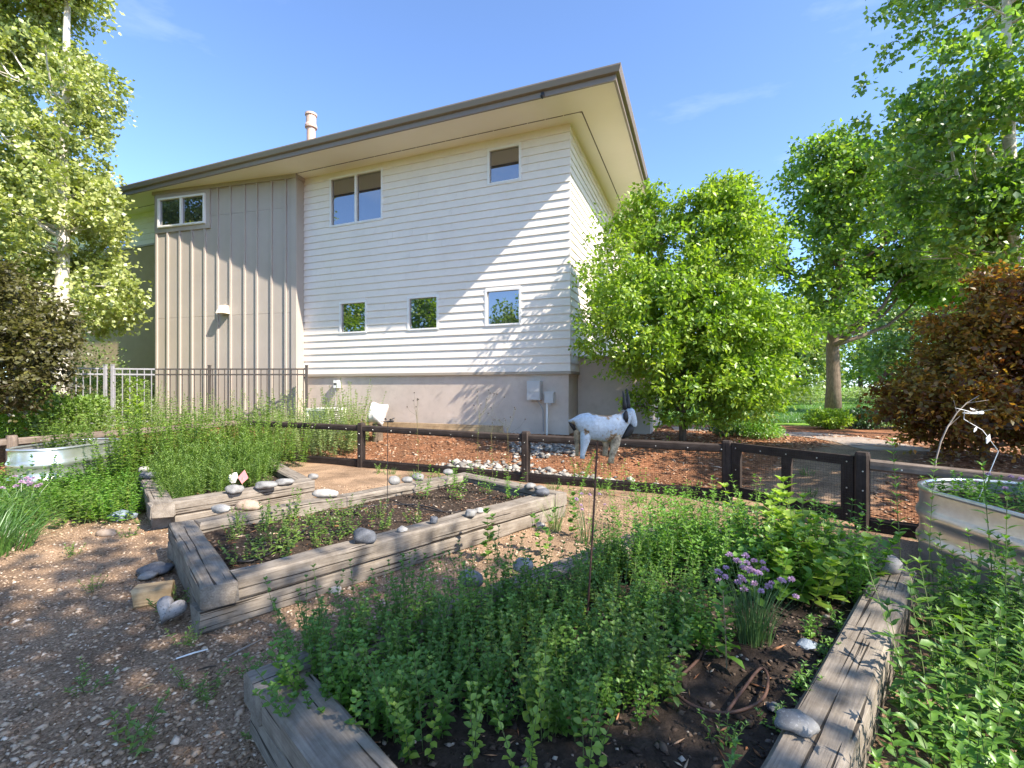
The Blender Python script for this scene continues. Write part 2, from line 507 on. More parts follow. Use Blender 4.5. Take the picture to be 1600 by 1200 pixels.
def smooth(a, b, x):
    t = np.clip((x - a) / (b - a), 0, 1)
    return t * t * (3 - 2 * t)

def gz_np(X, Y):
    X = np.asarray(X, float); Y = np.asarray(Y, float)
    d = fence_dist(X, Y)
    z = 0.46 * smooth(0.1, 3.2, d) * smooth(1.0, 5.0, Y)
    z = z + 0.012 * np.sin(X * 1.7 + .3) * np.sin(Y * 1.3) + 0.008 * np.sin(X * 4.1) * np.cos(Y * 3.7 + 1)
    return z

def gz(x, y):
    return float(gz_np(np.array([x]), np.array([y]))[0])

def make_ground():
    xs = np.concatenate([[-600, -250, -120, -60, -35, -24, -18], np.arange(-14, 24.01, .2), [28, 34, 44, 60, 120, 250, 600]])
    ys = np.concatenate([[-600, -250, -100, -40, -15, -7], np.arange(-4, 26.01, .2), [29, 33, 40, 50, 70, 120, 250, 600]])
    X, Y = np.meshgrid(xs, ys)
    Z = gz_np(X, Y)
    V = np.stack([X, Y, Z], -1).reshape(-1, 3)
    nx, ny = len(xs), len(ys)
    i = np.arange((ny - 1) * (nx - 1))
    a = (i // (nx - 1)) * nx + i % (nx - 1)
    T = np.concatenate([np.stack([a, a + 1, a + nx + 1], 1), np.stack([a, a + nx + 1, a + nx], 1)])
    me = np_mesh('ground', V, T)
    d = fence_dist(X, Y).ravel()
    zone = np.zeros((len(V), 4), np.float32); zone[:, 3] = 1
    Xr, Yr = X.ravel(), Y.ravel()
    zone[:, 0] = smooth(-.08, .12, d) * smooth(.5, .95, path_dist(Xr, Yr))                                   # outside the garden: mulch
    lawn = np.maximum(smooth(13.2, 14.0, Yr + .12 * Xr), smooth(-9.5, -10.6, Xr))
    zone[:, 1] = lawn * (d > 0)
    at_ = me.color_attributes.new('zone', 'FLOAT_COLOR', 'POINT')
    at_.data.foreach_set('color', zone.ravel())
    m, N, L, B = new_mat('ground_earth')
    A = N.new('ShaderNodeAttribute'); A.attribute_name = 'zone'
    sep = N.new('ShaderNodeSeparateColor'); L.new(A.outputs['Color'], sep.inputs[0])
    mp = mapped(N, L)
    n1 = noise_n(N, L, mp.outputs[0], 75, 5, .7); n2 = noise_n(N, L, mp.outputs[0], 1.6, 5, .6); n3 = noise_n(N, L, mp.outputs[0], 26, 5, .7)
    gr = ramp(N, [(.32, (.13, .09, .06)), (.5, (.33, .235, .16)), (.68, (.52, .40, .285))]); L.new(n1.outputs[0], gr.inputs[0])
    gb = ramp(N, [(.35, (.55, .52, .5)), (.65, (1.1, 1.05, 1.0))]); L.new(n2.outputs[0], gb.inputs[0])
    mu = N.new('ShaderNodeMix'); mu.data_type = 'RGBA'; mu.blend_type = 'MULTIPLY'; mu.inputs[0].default_value = 1
    L.new(gr.outputs[0], mu.inputs[6]); L.new(gb.outputs[0], mu.inputs[7])
    mr0 = ramp(N, [(.3, (.10, .045, .025)), (.5, (.27, .125, .065)), (.7, (.44, .26, .15))]); L.new(n3.outputs[0], mr0.inputs[0])
    mrb = ramp(N, [(.4, (.62, .64, .66)), (.62, (1.05, 1.0, .98))]); L.new(n2.outputs[0], mrb.inputs[0])
    mr = N.new('ShaderNodeMix'); mr.data_type = 'RGBA'; mr.blend_type = 'MULTIPLY'; mr.inputs[0].default_value = 1
    L.new(mr0.outputs[0], mr.inputs[6]); L.new(mrb.outputs[0], mr.inputs[7])
    lr = ramp(N, [(.3, (.10, .21, .025)), (.7, (.2, .33, .045))]); L.new(n3.outputs[0], lr.inputs[0])
    x1 = N.new('ShaderNodeMix'); x1.data_type = 'RGBA'
    L.new(sep.outputs[0], x1.inputs[0]); L.new(mu.outputs[2], x1.inputs[6]); L.new(mr.outputs[2], x1.inputs[7])
    x2 = N.new('ShaderNodeMix'); x2.data_type = 'RGBA'
    L.new(sep.outputs[1], x2.inputs[0]); L.new(x1.outputs[2], x2.inputs[6]); L.new(lr.outputs[0], x2.inputs[7])
    L.new(x2.outputs[2], B.inputs['Base Color'])
    B.inputs['Roughness'].default_value = .95; B.inputs['Specular IOR Level'].default_value = .1
    add_bump(N, L, n1.outputs[0], B, .9, .012)
    o = obj('ground', me, m, smooth=True)
    tag(o, kind='structure')
make_ground()

def chips(name, n, region, size, mat, flat=.35, elong=1.6, zoff=0.0, kind='stuff', label=None, cat=None, seed=1, zf=None):
    """many small stones or chips lying on the ground, joined: nobody could count them"""
    g = np.random.default_rng(seed)
    P = []
    tot = 0
    while tot < n:
        Q = region(g, n)
        P.append(Q); tot += len(Q)
    P = np.concatenate(P)[:n]
    Z = gz_np(P[:, 0], P[:, 1]) if zf is None else zf(P[:, 0], P[:, 1])
    s = size * np.clip(g.lognormal(-.1, .45, n), .35, 3.0)
    octv = np.array([(1,0,0),(-1,0,0),(0,1,0),(0,-1,0),(0,0,1),(0,0,-1)], float)
    octf = np.array([(0,2,4),(2,1,4),(1,3,4),(3,0,4),(2,0,5),(1,2,5),(3,1,5),(0,3,5)])
    V = octv[None] * np.stack([s * g.uniform(1, elong, n), s, s * flat * g.uniform(.6, 1.4, n)], 1)[:, None, :]
    V = V + g.normal(0, .16, V.shape) * s[:, None, None] * np.array([1, 1, flat])
    a = g.uniform(0, 6.283, n); t = g.normal(0, .3, n)
    ca, sa = np.cos(a), np.sin(a)
    V[..., 2] += V[..., 0] * t[:, None] * .5
    x = V[..., 0] * ca[:, None] - V[..., 1] * sa[:, None]
    y = V[..., 0] * sa[:, None] + V[..., 1] * ca[:, None]
    V = np.stack([x + P[:, 0, None], y + P[:, 1, None], V[..., 2] + (Z + s * flat * .35 + zoff)[:, None]], -1)
    T = (octf[None] + (np.arange(n) * 6)[:, None, None]).reshape(-1, 3)
    o = obj(name, np_mesh(name, V.reshape(-1, 3), T), mat)
    tag(o, label, cat, kind=kind)
    return o

# ------------------------------------------------------------------ the house
K = Vector((1.24, 10.2))                                # the corner of the house nearest the garden
U = Vector((-.930, .3675)).normalized()                 # along the long wall
Vv = Vector((.3675, .930)).normalized()   # along the gable wall
HM = Matrix(((U.x, Vv.x, 0, K.x), (U.y, Vv.y, 0, K.y), (0, 0, 1, 0), (0, 0, 0, 1)))   # local: x along wall, y into house
HI = HM.inverted()

def wall_tz(px, py, off=0.0):
    """pixel -> (distance along the long wall, height) on the plane set `off` in front of it"""
    # ray (X,Y)= r*(a,1); need local y = -off
    a = (px - 800) / FPX
    n = Vv
    r = (n.dot(K) - off) / (n.x * a + n.y)
    p = Vector((a * r, r))
    return (p - K).dot(U), EYE - (py - HOR) / FPX * r

house = thing('house', 'two storey house with pale lap siding, taupe batten bay and wide flat eaves', 'house', (0, 0, 0))
house.matrix_world = HM
LEN, DEP = 22.0, 10.0
Z0, ZW, ZS = 0.1, 1.83, 7.16                            # ground, top of the foundation, soffit
EXPO = (ZS - ZW) / 30.0

def hbox(name, mat, lo, hi, parent=house):
    return MB().box(lo, hi).build(name, mat, parent)

hbox('foundation', M['stucco'], (0.03, 0.03, Z0), (7.6, DEP, ZW - .05))
hbox('foundation', M['stucco_tan'], (7.6, 0.03, Z0), (LEN, DEP, ZW - .05))
hbox('water_table', M['trim'], (-.035, -.035, ZW - .06), (7.42, DEP, ZW + .005))
hbox('wall', M['trim'], (.06, .06, ZW - .02), (LEN, DEP, ZS + .05))

# window openings on the long wall: (t0, t1, z0, z1)
def win_rect(pl, pr, tl, tr, bl, br):
    t1, za = wall_tz(pl, tl); _, zb = wall_tz(pl, bl)
    t0, zc = wall_tz(pr, tr); _, zd = wall_tz(pr, br)
    return (t0, t1, (zb + zd) / 2, (za + zc) / 2)
WINS = [win_rect(516, 599, 278, 263, 355, 345), win_rect(762, 815, 234, 223, 289, 284), win_rect(531, 574, 472, 469, 523, 520),
        win_rect(637, 686, 464, 460, 518, 515), win_rect(758, 815, 453, 448, 512, 507)]
LEFTWIN = win_rect(160, 200, 349, 345, 392, 388)

def window(rect, y_out, panes=1, parent=house, fw=.055, label=None):
    t0, t1, z0, z1 = rect
    fr = MB()
    d0, d1 = y_out - .03, y_out + .07
    fr.box((t0, d0, z0), (t1, d1, z0 + fw)); fr.box((t0, d0, z1 - fw), (t1, d1, z1))
    fr.box((t0, d0, z0 + fw), (t0 + fw, d1, z1 - fw)); fr.box((t1 - fw, d0, z0 + fw), (t1, d1, z1 - fw))
    w = (t1 - t0)
    for k in range(1, panes):
        x = t0 + w * k / panes
        fr.box((x - fw * .6, d0 + .004, z0 + fw), (x + fw * .6, d1, z1 - fw))
    o = fr.build('window', M['white'], parent)
    for k in range(panes):
        a = t0 + w * k / panes + fw * .5; b = t0 + w * (k + 1) / panes - fw * .5
        MB().box((a, y_out + .025, z0 + fw * .7), (b, y_out + .04, z1 - fw * .7)).build('pane', M['glass'], o)
    s = MB()
    s.box((t0 + fw * .3, d0 - .006, z0 + fw * .35), (t1 - fw * .3, d0 + .001, z0 + fw * .55)).build('sill', M['white'], o)
    return o

def lap(name, t0, t1, z0, z1, full, mat, axis=0, th=.028):
    """one bevelled lap board; its lower edge stands out"""
    # profile at axis 0: y = -(th) at bottom -> -.004 at top
    h = z1 - z0
    yb, yt = -th, -th + (th - .004) * min(1, h / full)
    def P(t, y, z): return (t, y, z) if axis == 0 else (y, t, z)
    vs = [P(t0, yb, z0), P(t1, yb, z0), P(t1, yt, z1), P(t0, yt, z1), P(t0, .03, z0), P(t1, .03, z0), P(t1, .03, z1), P(t0, .03, z1)]
    fs = [(0, 1, 2, 3), (4, 7, 6, 5), (0, 4, 5, 1), (1, 5, 6, 2), (2, 6, 7, 3), (3, 7, 4, 0)]
    if axis == 1: fs = [f[::-1] for f in fs]
    return MB().add(vs, fs).build(name, mat, house)

jr = random.Random(12)
def clad(t_lo, t_hi, wins, z_lo=ZW, rows=30):
    for k in range(rows):
        z0 = z_lo + k * EXPO + .002; z1 = z0 + EXPO + .012
        if z0 > ZS: break
        z1 = min(z1, ZS + .02)
        segs = [(t_lo, t_hi, z0, z1)]
        for (a, b, c, d) in wins:
            a, b, c, d = a + .02, b - .02, c + .02, d - .02
            nxt = []
            for (p, q, r, s) in segs:
                if b <= p or a >= q or d <= r or c >= s: nxt.append((p, q, r, s)); continue
                if a > p: nxt.append((p, a, r, s))
                if b < q: nxt.append((b, q, r, s))
                if c > r: nxt.append((max(p, a), min(q, b), r, c))
                if d < s: nxt.append((max(p, a), min(q, b), d, s))
            segs = nxt
        jt = sorted(jr.uniform(t_lo + .8, t_hi - .8) for _ in range(jr.choice((1, 2))))
        cut = []
        for (p, q, r, s) in segs:
            e = [p] + [t for t in jt if p + .1 < t < q - .1] + [q]
            cut += [(e[m_] + (.0015 if m_ else 0), e[m_ + 1] - (.0015 if m_ < len(e) - 2 else 0), r, s) for m_ in range(len(e) - 1)]
        for (p, q, r, s) in cut:
            if q - p > .01 and s - r > .008:
                lap('siding_board', p, q, r, s, EXPO, M['siding'])
clad(-.018, 7.45, WINS)
for k in range(30):                                      # the gable wall
    z0 = ZW + k * EXPO + .002
    lap('siding_board', .002, DEP, z0, min(z0 + EXPO + .012, ZS + .02), EXPO, M['siding'], 1)
for w, n in zip(WINS, (2, 1, 1, 1, 1)):
    window(w, 0.0, n)

# the far end of the long wall: cream siding above, tan render below
_, ZL = wall_tz(242, 383)
for k in range(40):
    z0 = ZL + k * EXPO + .05
    if z0 > ZS: break
    t0 = 7.6
    segs = [(t0, LEN)]
    a, b, c, d = LEFTWIN
    if z0 + EXPO > c and z0 < d: segs = [(t0, a + .02), (b - .02, LEN)]
    for p, q in segs:
        lap('siding_board', p, q, z0, min(z0 + EXPO + .012, ZS + .02), EXPO, M['siding'])
hbox('render_wall', M['stucco_tan'], (7.6, -.012, ZW - .05), (LEN, .059, ZL))
hbox('ledge', M['trim'], (7.6, -.05, ZL), (LEN, .059, ZL + .055))
window(LEFTWIN, 0.0, 1)

# batten-clad bay standing out of the wall at a slight angle
Q0 = Vector((-5.77, 12.64)); QU = Vector((-.969, .247)).normalized(); QV = Vector((.247, .969)).normalized()
bay = empty('batten_bay', (0, 0, 0))
bay.parent = house
QM = Matrix(((QU.x, QV.x, 0, Q0.x), (QU.y, QV.y, 0, Q0.y), (0, 0, 1, 0), (0, 0, 0, 1)))
bay.matrix_parent_inverse = Matrix.Identity(4)
bay.matrix_local = HI @ QM
BL = 4.82
def bay_tz(px, py):
    a = (px - 800) / FPX
    r = QV.dot(Q0) / (QV.x * a + QV.y)
    p = Vector((a * r, r))
    return (p - Q0).dot(QU), EYE - (py - HOR) / FPX * r
def bay_rect(pl, pr, tl, tr, bl, br):
    t1, za = bay_tz(pl, tl); _, zb = bay_tz(pl, bl); t0, zc = bay_tz(pr, tr); _, zd = bay_tz(pr, br)
    return (t0, t1, (zb + zd) / 2, (za + zc) / 2)
BW = bay_rect(251, 324, 313, 303, 358, 350)
joints = [Z0, bay_tz(323, 494)[1], bay_tz(430, 326)[1], ZS + .02]
for j in range(3):
    zt = joints[j + 1] - .006
    MB().box((0, 0, joints[j]), (BL, 2.0, zt)).build('wall_panel', M['batten'], bay)
bat_px = [246, 263, 282, 301, 321, 341, 361, 383, 402, 425, 447]
for p in bat_px:
    t, _ = bay_tz(p, 450)
    zt = ZS - .02
    if BW[0] - .12 < t < BW[1] + .12: zt = BW[2] - .13
    w_ = .026
    MB().box((t - w_, -.042, Z0), (t + w_, .003, zt)).build('batten', M['batten'], bay)
MB().box((-.04, -.035, Z0), (.12, .02, ZS - .06)).build('corner_board', M['batten'], bay)
MB().box((-.03, .0205, Z0), (.015, .4, ZS - .06)).build('corner_board', M['batten'], bay)
MB().box((-.05, -.06, ZS - .1), (BL + .02, .01, ZS + .03)).build('top_trim', M['batten'], bay)
MB().box((-.06, .0102, ZS - .1), (.012, .4, ZS + .03)).build('top_trim', M['batten'], bay)
tr = MB(); e = .13
tr.box((BW[0] - e, -.05, BW[2] - e), (BW[1] + e, -.002, BW[2])); tr.box((BW[0] - e, -.05, BW[3]), (BW[1] + e, -.002, BW[3] + e))
tr.box((BW[0] - e, -.05, BW[2]), (BW[0], -.002, BW[3])); tr.box((BW[1], -.05, BW[2]), (BW[1] + e, -.002, BW[3]))
tr.build('window_surround', M['batten'], bay)
window(BW, -.075, 2, bay)
for t in (BW[0] + .2, BW[0] + .5, BW[0] + .8, BW[0] + 1.1):
    if t + .2 < BW[1] + .1: MB().box((t, -.052, BW[3] + e + .012), (t + .24, -.002, BW[3] + e + .035)).build('vent_slot', M['vent'], bay)

# eaves: soffit boards, vent strip, fascia and gutter, roof
OV = 1.17
def hprism(name, mat, poly, z0, z1):
    return MB().prism(poly, z0, z1).build(name, mat, house)
hbox('soffit', M['soffit'], (-OV + .04, -OV + .04, ZS), (LEN, -.36, ZS + .02))
hbox('soffit', M['soffit'], (-.30, -.345, ZS + .003), (LEN, .02, ZS + .02))
hbox('soffit', M['soffit'], (-OV + .04, -.36, ZS + .001), (-.36, DEP, ZS + .019))
hbox('soffit', M['soffit'], (-.345, -.30, ZS + .004), (.02, DEP, ZS + .021))
k = 0
x = -.35
while x < LEN - 1:
    hbox('soffit_vent', M['vent'], (x, -.362, ZS - .004), (x + .38, -.338, ZS + .012)); x += .4
y = -.33
while y < DEP - 1:
    hbox('soffit_vent', M['vent'], (-.362, y, ZS - .005), (-.338, y + .38, ZS + .011)); y += .4
gp = [(-OV - .11, ZS + .19), (-OV - .11, ZS + .165), (-OV - .075, ZS + .07), (-OV - .01, ZS + .055), (-OV - .01, ZS - .045), (-OV + .035, ZS - .045), (-OV + .035, ZS + .19)]
def gutter(front):
    vs, n = [], len(gp)
    for end in (0, 1):
        for (o_, z) in gp:
            if front: vs.append((o_ if end == 0 else LEN, o_, z))
            else: vs.append((o_, o_ if end == 0 else DEP + OV, z))
    fs = [tuple((i, (i + 1) % n, n + (i + 1) % n, n + i)) for i in range(n)] + [tuple(range(n)), tuple(range(n, 2 * n))[::-1]]
    return MB().add(vs, fs if not front else [f[::-1] for f in fs]).build('gutter', M['fascia'], house)
gutter(True); gutter(False)
roof = MB()
a, b = -OV - .05, DEP + OV
rv = [(a, a, ZS + .17), (LEN + OV, a, ZS + .17), (LEN + OV, b, ZS + .17), (a, b, ZS + .17), (5, 5, ZS + 1.6), (LEN - 5, 5, ZS + 1.6)]
roof.add(rv, [(0, 1, 5, 4), (1, 2, 5), (2, 3, 4, 5), (3, 0, 4), (0, 3, 2, 1)])
roof_o = roof.build('roof', M['roof'], house)
def roofpipe():
    p = HI @ at_y(486, 200, 14.6)
    r = 7.2 * 14.6 / FPX
    mb = MB()
    prof = [(6.8, r * .9), (9.45, r * .9), (9.46, r * 1.25), (9.52, r * 1.28), (9.6, r * 1.05), (9.83, r * 1.05), (9.84, r * 1.25), (9.9, r * 1.25), (9.905, r * .8)]
    mb.tube([(p.x, p.y, z) for z, _ in prof], [q for _, q in prof], 16)
    o = mb.build('flue_pipe', M['pipe'], roof_o, smooth=False)
roofpipe()
# render-clad wing behind the corner
hbox('render_wing', M['stucco'], (-1.6, .8, Z0), (.02, 4.5, 2.15))
hbox('wing_cap', M['trim'], (-1.64, .76, 2.15), (.02, 4.54, 2.2))
# timber edging at the foot of the wall
hbox('edging_board', M['chunk'], (1.5, -.16, Z0 + .2), (7.2, -.11, .62))

# small fittings on the walls
def fitting(name, label, cat_, px, py, off=0.0, base=None):
    t, z = wall_tz(px, py, off)
    o = empty(name)
    tag(o, label, cat_)
    o.matrix_world = HM @ Matrix.Translation((t, -off, z))
    return o
o = fitting('meter_box', 'larger grey utility box on the stucco foundation by the corner', 'utility box', 837, 610)
mb = MB().box((-.15, -.16, -.21), (.15, .03, .21)); b1 = mb.build('cabinet', M['box_grey'], o)
MB().box((-.135, -.172, -.03), (.135, -.1605, .195)).build('door', M['box_grey'], o)
MB().box((-.135, -.168, -.195), (.135, -.1605, -.045)).build('cover', M['box_grey'], o)
MB().tube([(-.05, -.08, -.21), (-.12, -.09, -.28), (-.19, -.06, -.42), (-.19, -.03, -.9)], .012, 6).build('cable', M['cable'], o)
o = fitting('junction_box', 'smaller grey utility box with conduit beside the larger one', 'utility box', 860, 621)
MB().box((-.1, -.12, -.12), (.1, .03, .12)).build('cabinet', M['box_grey'], o)
MB().box((-.11, -.13, .085), (.11, -.1205, .13)).build('lid', M['box_grey'], o)
MB().tube([(.06, -.06, -.12), (.06, -.06, -.85)], .022, 8).build('conduit', M['white'], o)
MB().box((-.03, -.07, -.16), (.03, -.02, -.1205)).build('bushing', M['box_grey'], o)
o = fitting('outlet_cover', 'small white outlet cover with cable on the stucco foundation', 'outlet', 528, 600)
MB().box((-.065, -.1, -.1), (.065, .032, .1)).build('hood', M['white'], o)
MB().box((-.05, -.106, -.02), (.05, -.1005, .02)).build('flap', M['black'], o)
MB().tube([(.02, -.06, -.1), (.05, -.05, -.3), (.03, -.05, -.55), (.05, -.04, -.75)], .012, 6).build('cable', M['cable'], o)
t, z = bay_tz(355, 486)
o = empty('wall_lamp'); tag(o, 'cream cone wall lamp fixed to the taupe batten bay', 'lamp')
o.matrix_world = QM @ Matrix.Translation((t, -.003, z))
MB().box((-.06, -.03, -.03), (.06, 0, .09)).build('back_plate', M['bulb'], o)
mb = MB()
mb.add([(-.13, -.26, -.09), (.13, -.26, -.09), (.13, -.03, -.09), (-.13, -.03, -.09), (-.085, -.17, .14), (.085, -.17, .14), (.085, -.03, .14), (-.085, -.03, .14)],
       [(0,3,2,1),(4,5,6,7),(0,1,5,4),(1,2,6,5),(2,3,7,6),(3,0,4,7)])
mb.build('shade', M['bulb'], o)
# camera dome under the gutter
p = HI @ at_y(846, 148, 9.1)
o = empty('security_camera'); tag(o, 'tiny dark camera fixed to the gutter near the eave corner', 'camera')
o.matrix_world = HM @ Matrix.Translation((p.x, -OV - .02, ZS - .02))
MB().box((-.03, -.03, -.02), (.03, .01, .05)).build('mount', M['black'], o)
MB().tube([(0, -.05, -.02), (0, -.03, -.055), (0, -.01, -.07)], [.035, .03, .01], 8).build('dome', M['black'], o)

# air conditioner beside the wall
c = at_y(510, 650, 11.9)
o = thing('air_conditioner', 'white louvred air conditioner unit standing against the stucco wall', 'air conditioner', (c.x, c.y, gz(c.x, c.y)), R(-21))
o.scale = (.8, .8, .92)
MB().box((-.38, -.38, 0), (.38, .38, .05)).build('base', M['box_grey'], o)
MB().box((-.34, -.34, .05), (.34, .34, .62)).build('coil', M['cable'], o)
for q in range(9):
    z_ = .1 + q * .06
    f = MB()
    for s_ in (-1, 1):
        f.box((-.37, s_ * .36 - .012, z_), (.37, s_ * .36 + .012, z_ + .022)); f.box((s_ * .36 - .012, -.345, z_), (s_ * .36 + .012, .345, z_ + .022))
    f.build('louvre', M['sack'], o)
for s_ in (-1, 1):
    for u_ in (-1, 1): MB().box((s_ * .38 - .03, u_ * .38 - .03, .05), (s_ * .38 + .03, u_ * .38 + .03, .63)).build('corner_post', M['white'], o)
MB().box((-.42, -.42, .631), (.42, .42, .70)).build('top', M['white'], o)

# white crumpled bag against the wall
def sack():
    c = at_y(590, 648, 10.9)
    n = 10
    vs, fs = [], []
    def P(i, j, s):
        u, v = i / n * 2 - 1, j / n * 2 - 1
        puff = .16 * (max(0, 1 - u**4) * max(0, 1 - v**4)) ** .6
        pin = 1 - .16 * (1 - abs(u)**2) * abs(v) - 0.0
        pin2 = 1 - .16 * (1 - abs(v)**2) * abs(u)
        nz = noise.noise(Vector((u * 2.2, v * 2.2, s))) * .05 * (1 - max(abs(u), abs(v)) ** 4)
        return (u * .23 * pin2, s * (puff + nz), v * .26 * pin)
    for s in (-1, 1):
        for i in range(n + 1):
            for j in range(n + 1): vs.append(P(i, j, s))
    m_ = (n + 1) ** 2
    for s in (0, 1):
        for i in range(n):
            for j in range(n):
                q = (s*m_+i*(n+1)+j, s*m_+(i+1)*(n+1)+j, s*m_+(i+1)*(n+1)+j+1, s*m_+i*(n+1)+j+1)
                fs.append(q if s == 0 else q[::-1])
    me = MB().add(vs, fs).mesh('sack')
    o = obj('sack', me, M['sack'], smooth=True)
    o.location = (c.x, c.y, c.z)
    o.location.z = gz(c.x, c.y) + .62
    o.rotation_euler = (R(-16), R(9), R(-18))
    tag(o, 'white crumpled bag with pointed corners propped up by the stucco wall', 'bag')
    st = thing('wooden_stump', 'short brown stump under the white bag', 'stump', (c.x, c.y, gz(c.x, c.y)))
    MB().tube([(0, 0, -.05), (0, 0, .38)], [.13, .12], 10).build('log', M['bark'], st)
    MB().tube([(0, 0, .381), (0, 0, .395)], [.115, .11], 10).build('cut_face', M['chunk'], st)
sack()

# ------------------------------------------------------------------ metal fence in front of the house
def metal_fence():
    z1 = 1.97
    A, B = at_y(479, 575, 12.2), at_y(240, 575, 12.2)
    A = Vector((A.x, 12.2)); B = Vector((B.x, 12.25))
    C_, D_ = Vector((-10.07, 11.9)), Vector((-10.85, 11.5))
    def run(P, Q, n, mat, name, label, cat_, posts):
        root = thing(name, label, cat_, (P.x, P.y, gz(P.x, P.y)))
        O = Vector((P.x, P.y, gz(P.x, P.y)))
        zb = O.z
        def w(p): return p - O
        d = (Q - P).normalized(); L_ = (Q - P).length; ang = math.atan2(d.y, d.x)
        Mx = Matrix.Rotation(ang, 4, 'Z')
        for h in (z1 - .02, z1 - .16, zb + .14):
            MB().box((0, -.014, h - zb - .02), (L_, .014, h - zb + .018), Mx).build('rail', mat, root)
        me = None
        for i in range(n):
            x = L_ * (i + .5) / n
            if me is None:
                pk = MB().box((-.008, -.008, 0), (.008, .008, z1 - zb - .105)).build('picket', mat, root); me = pk.data
            else:
                pk = obj('picket', me, None, root)
            pk.location = (d.x * x, d.y * x, .07)
        for x in posts:
            po = MB().box((-.028, -.028, -.1), (.028, .028, z1 - zb + .06)).build('post', mat, root)
            po.location = (d.x * L_ * x, d.y * L_ * x, 0)
            MB().box((-.034, -.034, z1 - zb + .061), (.034, .034, z1 - zb + .085)).build('cap', mat, po)
        return root
    run(A, B, 25, M['iron'], 'metal_fence', 'dark metal picket fence in front of the taupe batten bay', 'fence', (0, .64))
    run(B, C_, 6, M['iron_light'], 'metal_fence', 'light grey metal picket fence between bay and grey gate', 'fence', (.97,))
    run(C_ + (D_ - C_) * .08, D_, 6, M['iron_light'], 'metal_gate', 'light grey metal picket gate beside the white aspen trunk', 'gate', (.06, .98))
metal_fence()

# ------------------------------------------------------------------ raised beds
def timber_mesh(L_, w, h, seed):
    g = random.Random(seed)
    c = .018
    prof = [(-w/2 + c, 0), (w/2 - c, 0), (w/2, c), (w/2, h - c), (w/2 - c, h), (-w/2 + c, h), (-w/2, h - c), (-w/2, c)]
    n = max(3, int(L_ / .18))
    vs, fs = [], []
    off = g.uniform(0, 99)
    for i in range(n + 1):
        x = L_ * i / n
        for k, (a, b) in enumerate(prof):
            j = noise.noise(Vector((x * 2.1 + off, k * .7, off))) * .009
            j2 = noise.noise(Vector((x * 2.3 + off, k * .9 + 5, off))) * .011
            vs.append((x + (g.uniform(-.012, .012) if i in (0, n) else 0), a + j, b + (j2 if b > .05 else 0)))
    m_ = len(prof)
    for i in range(n):
        for k in range(m_):
            fs.append((i*m_+k, (i+1)*m_+k, (i+1)*m_+(k+1) % m_, i*m_+(k+1) % m_))
    fs.append(tuple(range(m_))); fs.append(tuple(n*m_ + k for k in range(m_))[::-1])
    return MB().add(vs, [f[::-1] for f in fs]).mesh('timber')

TW, TH, ZT = .2, .15, .3
def bed(name, label, corners, full, seed, soil_z=.2, mats=('timber', 'timber')):
    """corners A,B,C,D on the outer top edge; `full` says which sides run through to the corner"""
    cs = [Vector((p[0], p[1])) for p in corners]
    cen = sum(cs, Vector((0, 0))) / 4
    root = thing(name, label, 'raised bed', (cen.x, cen.y, 0))
    for course in (0, 1):
        for i in range(4):
            p, q = cs[i], cs[(i + 1) % 4]
            d = (q - p).normalized(); nrm = Vector((-d.y, d.x))
            if nrm.dot(cen - p) < 0: nrm = -nrm
            run = full[i] if course == 1 else not full[i]
            s, e = (0, 0) if run else (TW + .003, TW + .003)
            ins = 0 if course == 1 else .014
            L_ = (q - p).length - s - e
            me = timber_mesh(L_, TW, TH - .004, seed + i * 7 + course)
            o = obj('timber', me, M[mats[1] if course else mats[0]], root)
            mid = p + d * s + nrm * (TW / 2 + ins)
            o.location = (mid.x - cen.x, mid.y - cen.y, ZT - TH * (2 - course))
            o.rotation_euler = (0, 0, math.atan2(d.y, d.x))
    g = random.Random(seed)
    n = 18
    vs, fs = [], []
    ins = []
    for i in range(4):
        c_ = cs[i] + (cen - cs[i]) * (.19 / max(.5, (cen - cs[i]).length) * 1.35)
        ins.append(c_)
    for i in range(n + 1):
        for j in range(n + 1):
            u, v = i / n, j / n
            p = ins[0] * (1-u) * (1-v) + ins[1] * u * (1-v) + ins[2] * u * v + ins[3] * (1-u) * v
            z = soil_z + .03 * noise.noise(Vector((p.x * 2.5, p.y * 2.5, seed))) + .012 * noise.noise(Vector((p.x * 9, p.y * 9, seed)))
            vs.append((p.x - cen.x, p.y - cen.y, z))
    for i in range(n):
        for j in range(n):
            fs.append((i*(n+1)+j, (i+1)*(n+1)+j, (i+1)*(n+1)+j+1, i*(n+1)+j+1))
    obj('soil', MB().add(vs, fs).mesh('soil'), M['soil'], root, smooth=True)
    return root, ins

def xy(p): return (p.x, p.y)
B1A = at(385, 1046, ZT); B1B = Vector((1.45, 4.32, ZT)); B1C = at(1432, 890, ZT)
d1 = (B1C - at(1345, 1133, ZT)); B1D = B1C - d1.normalized() * (B1B - B1A).length
BED1 = [xy(B1A), xy(B1B), xy(B1C), xy(B1D)]
BED2 = [xy(at(313, 918, ZT)), xy(at(885, 768, ZT)), xy(at(727, 737, ZT)), xy(at(262, 817, ZT))]
BED3 = [xy(at(237, 789, ZT)), xy(at(493, 750, ZT)), xy(at(425, 716, ZT)), xy(at(216, 741, ZT))]
bed1, IN1 = bed('raised_bed', 'grey timber raised bed full of oregano, chives and the goat stake', BED1, [1, 0, 1, 0], 11)
bed2, IN2 = bed('raised_bed', 'grey timber raised bed of mostly bare soil with stones along its edges', BED2, [0, 1, 0, 1], 31)
bed3, IN3 = bed('raised_bed', 'grey timber raised bed of feathery green plants and a pink marker', BED3, [1, 0, 1, 1], 51)
for b_ in (bed1, bed2, bed3): b_['group'] = 'timber raised beds'

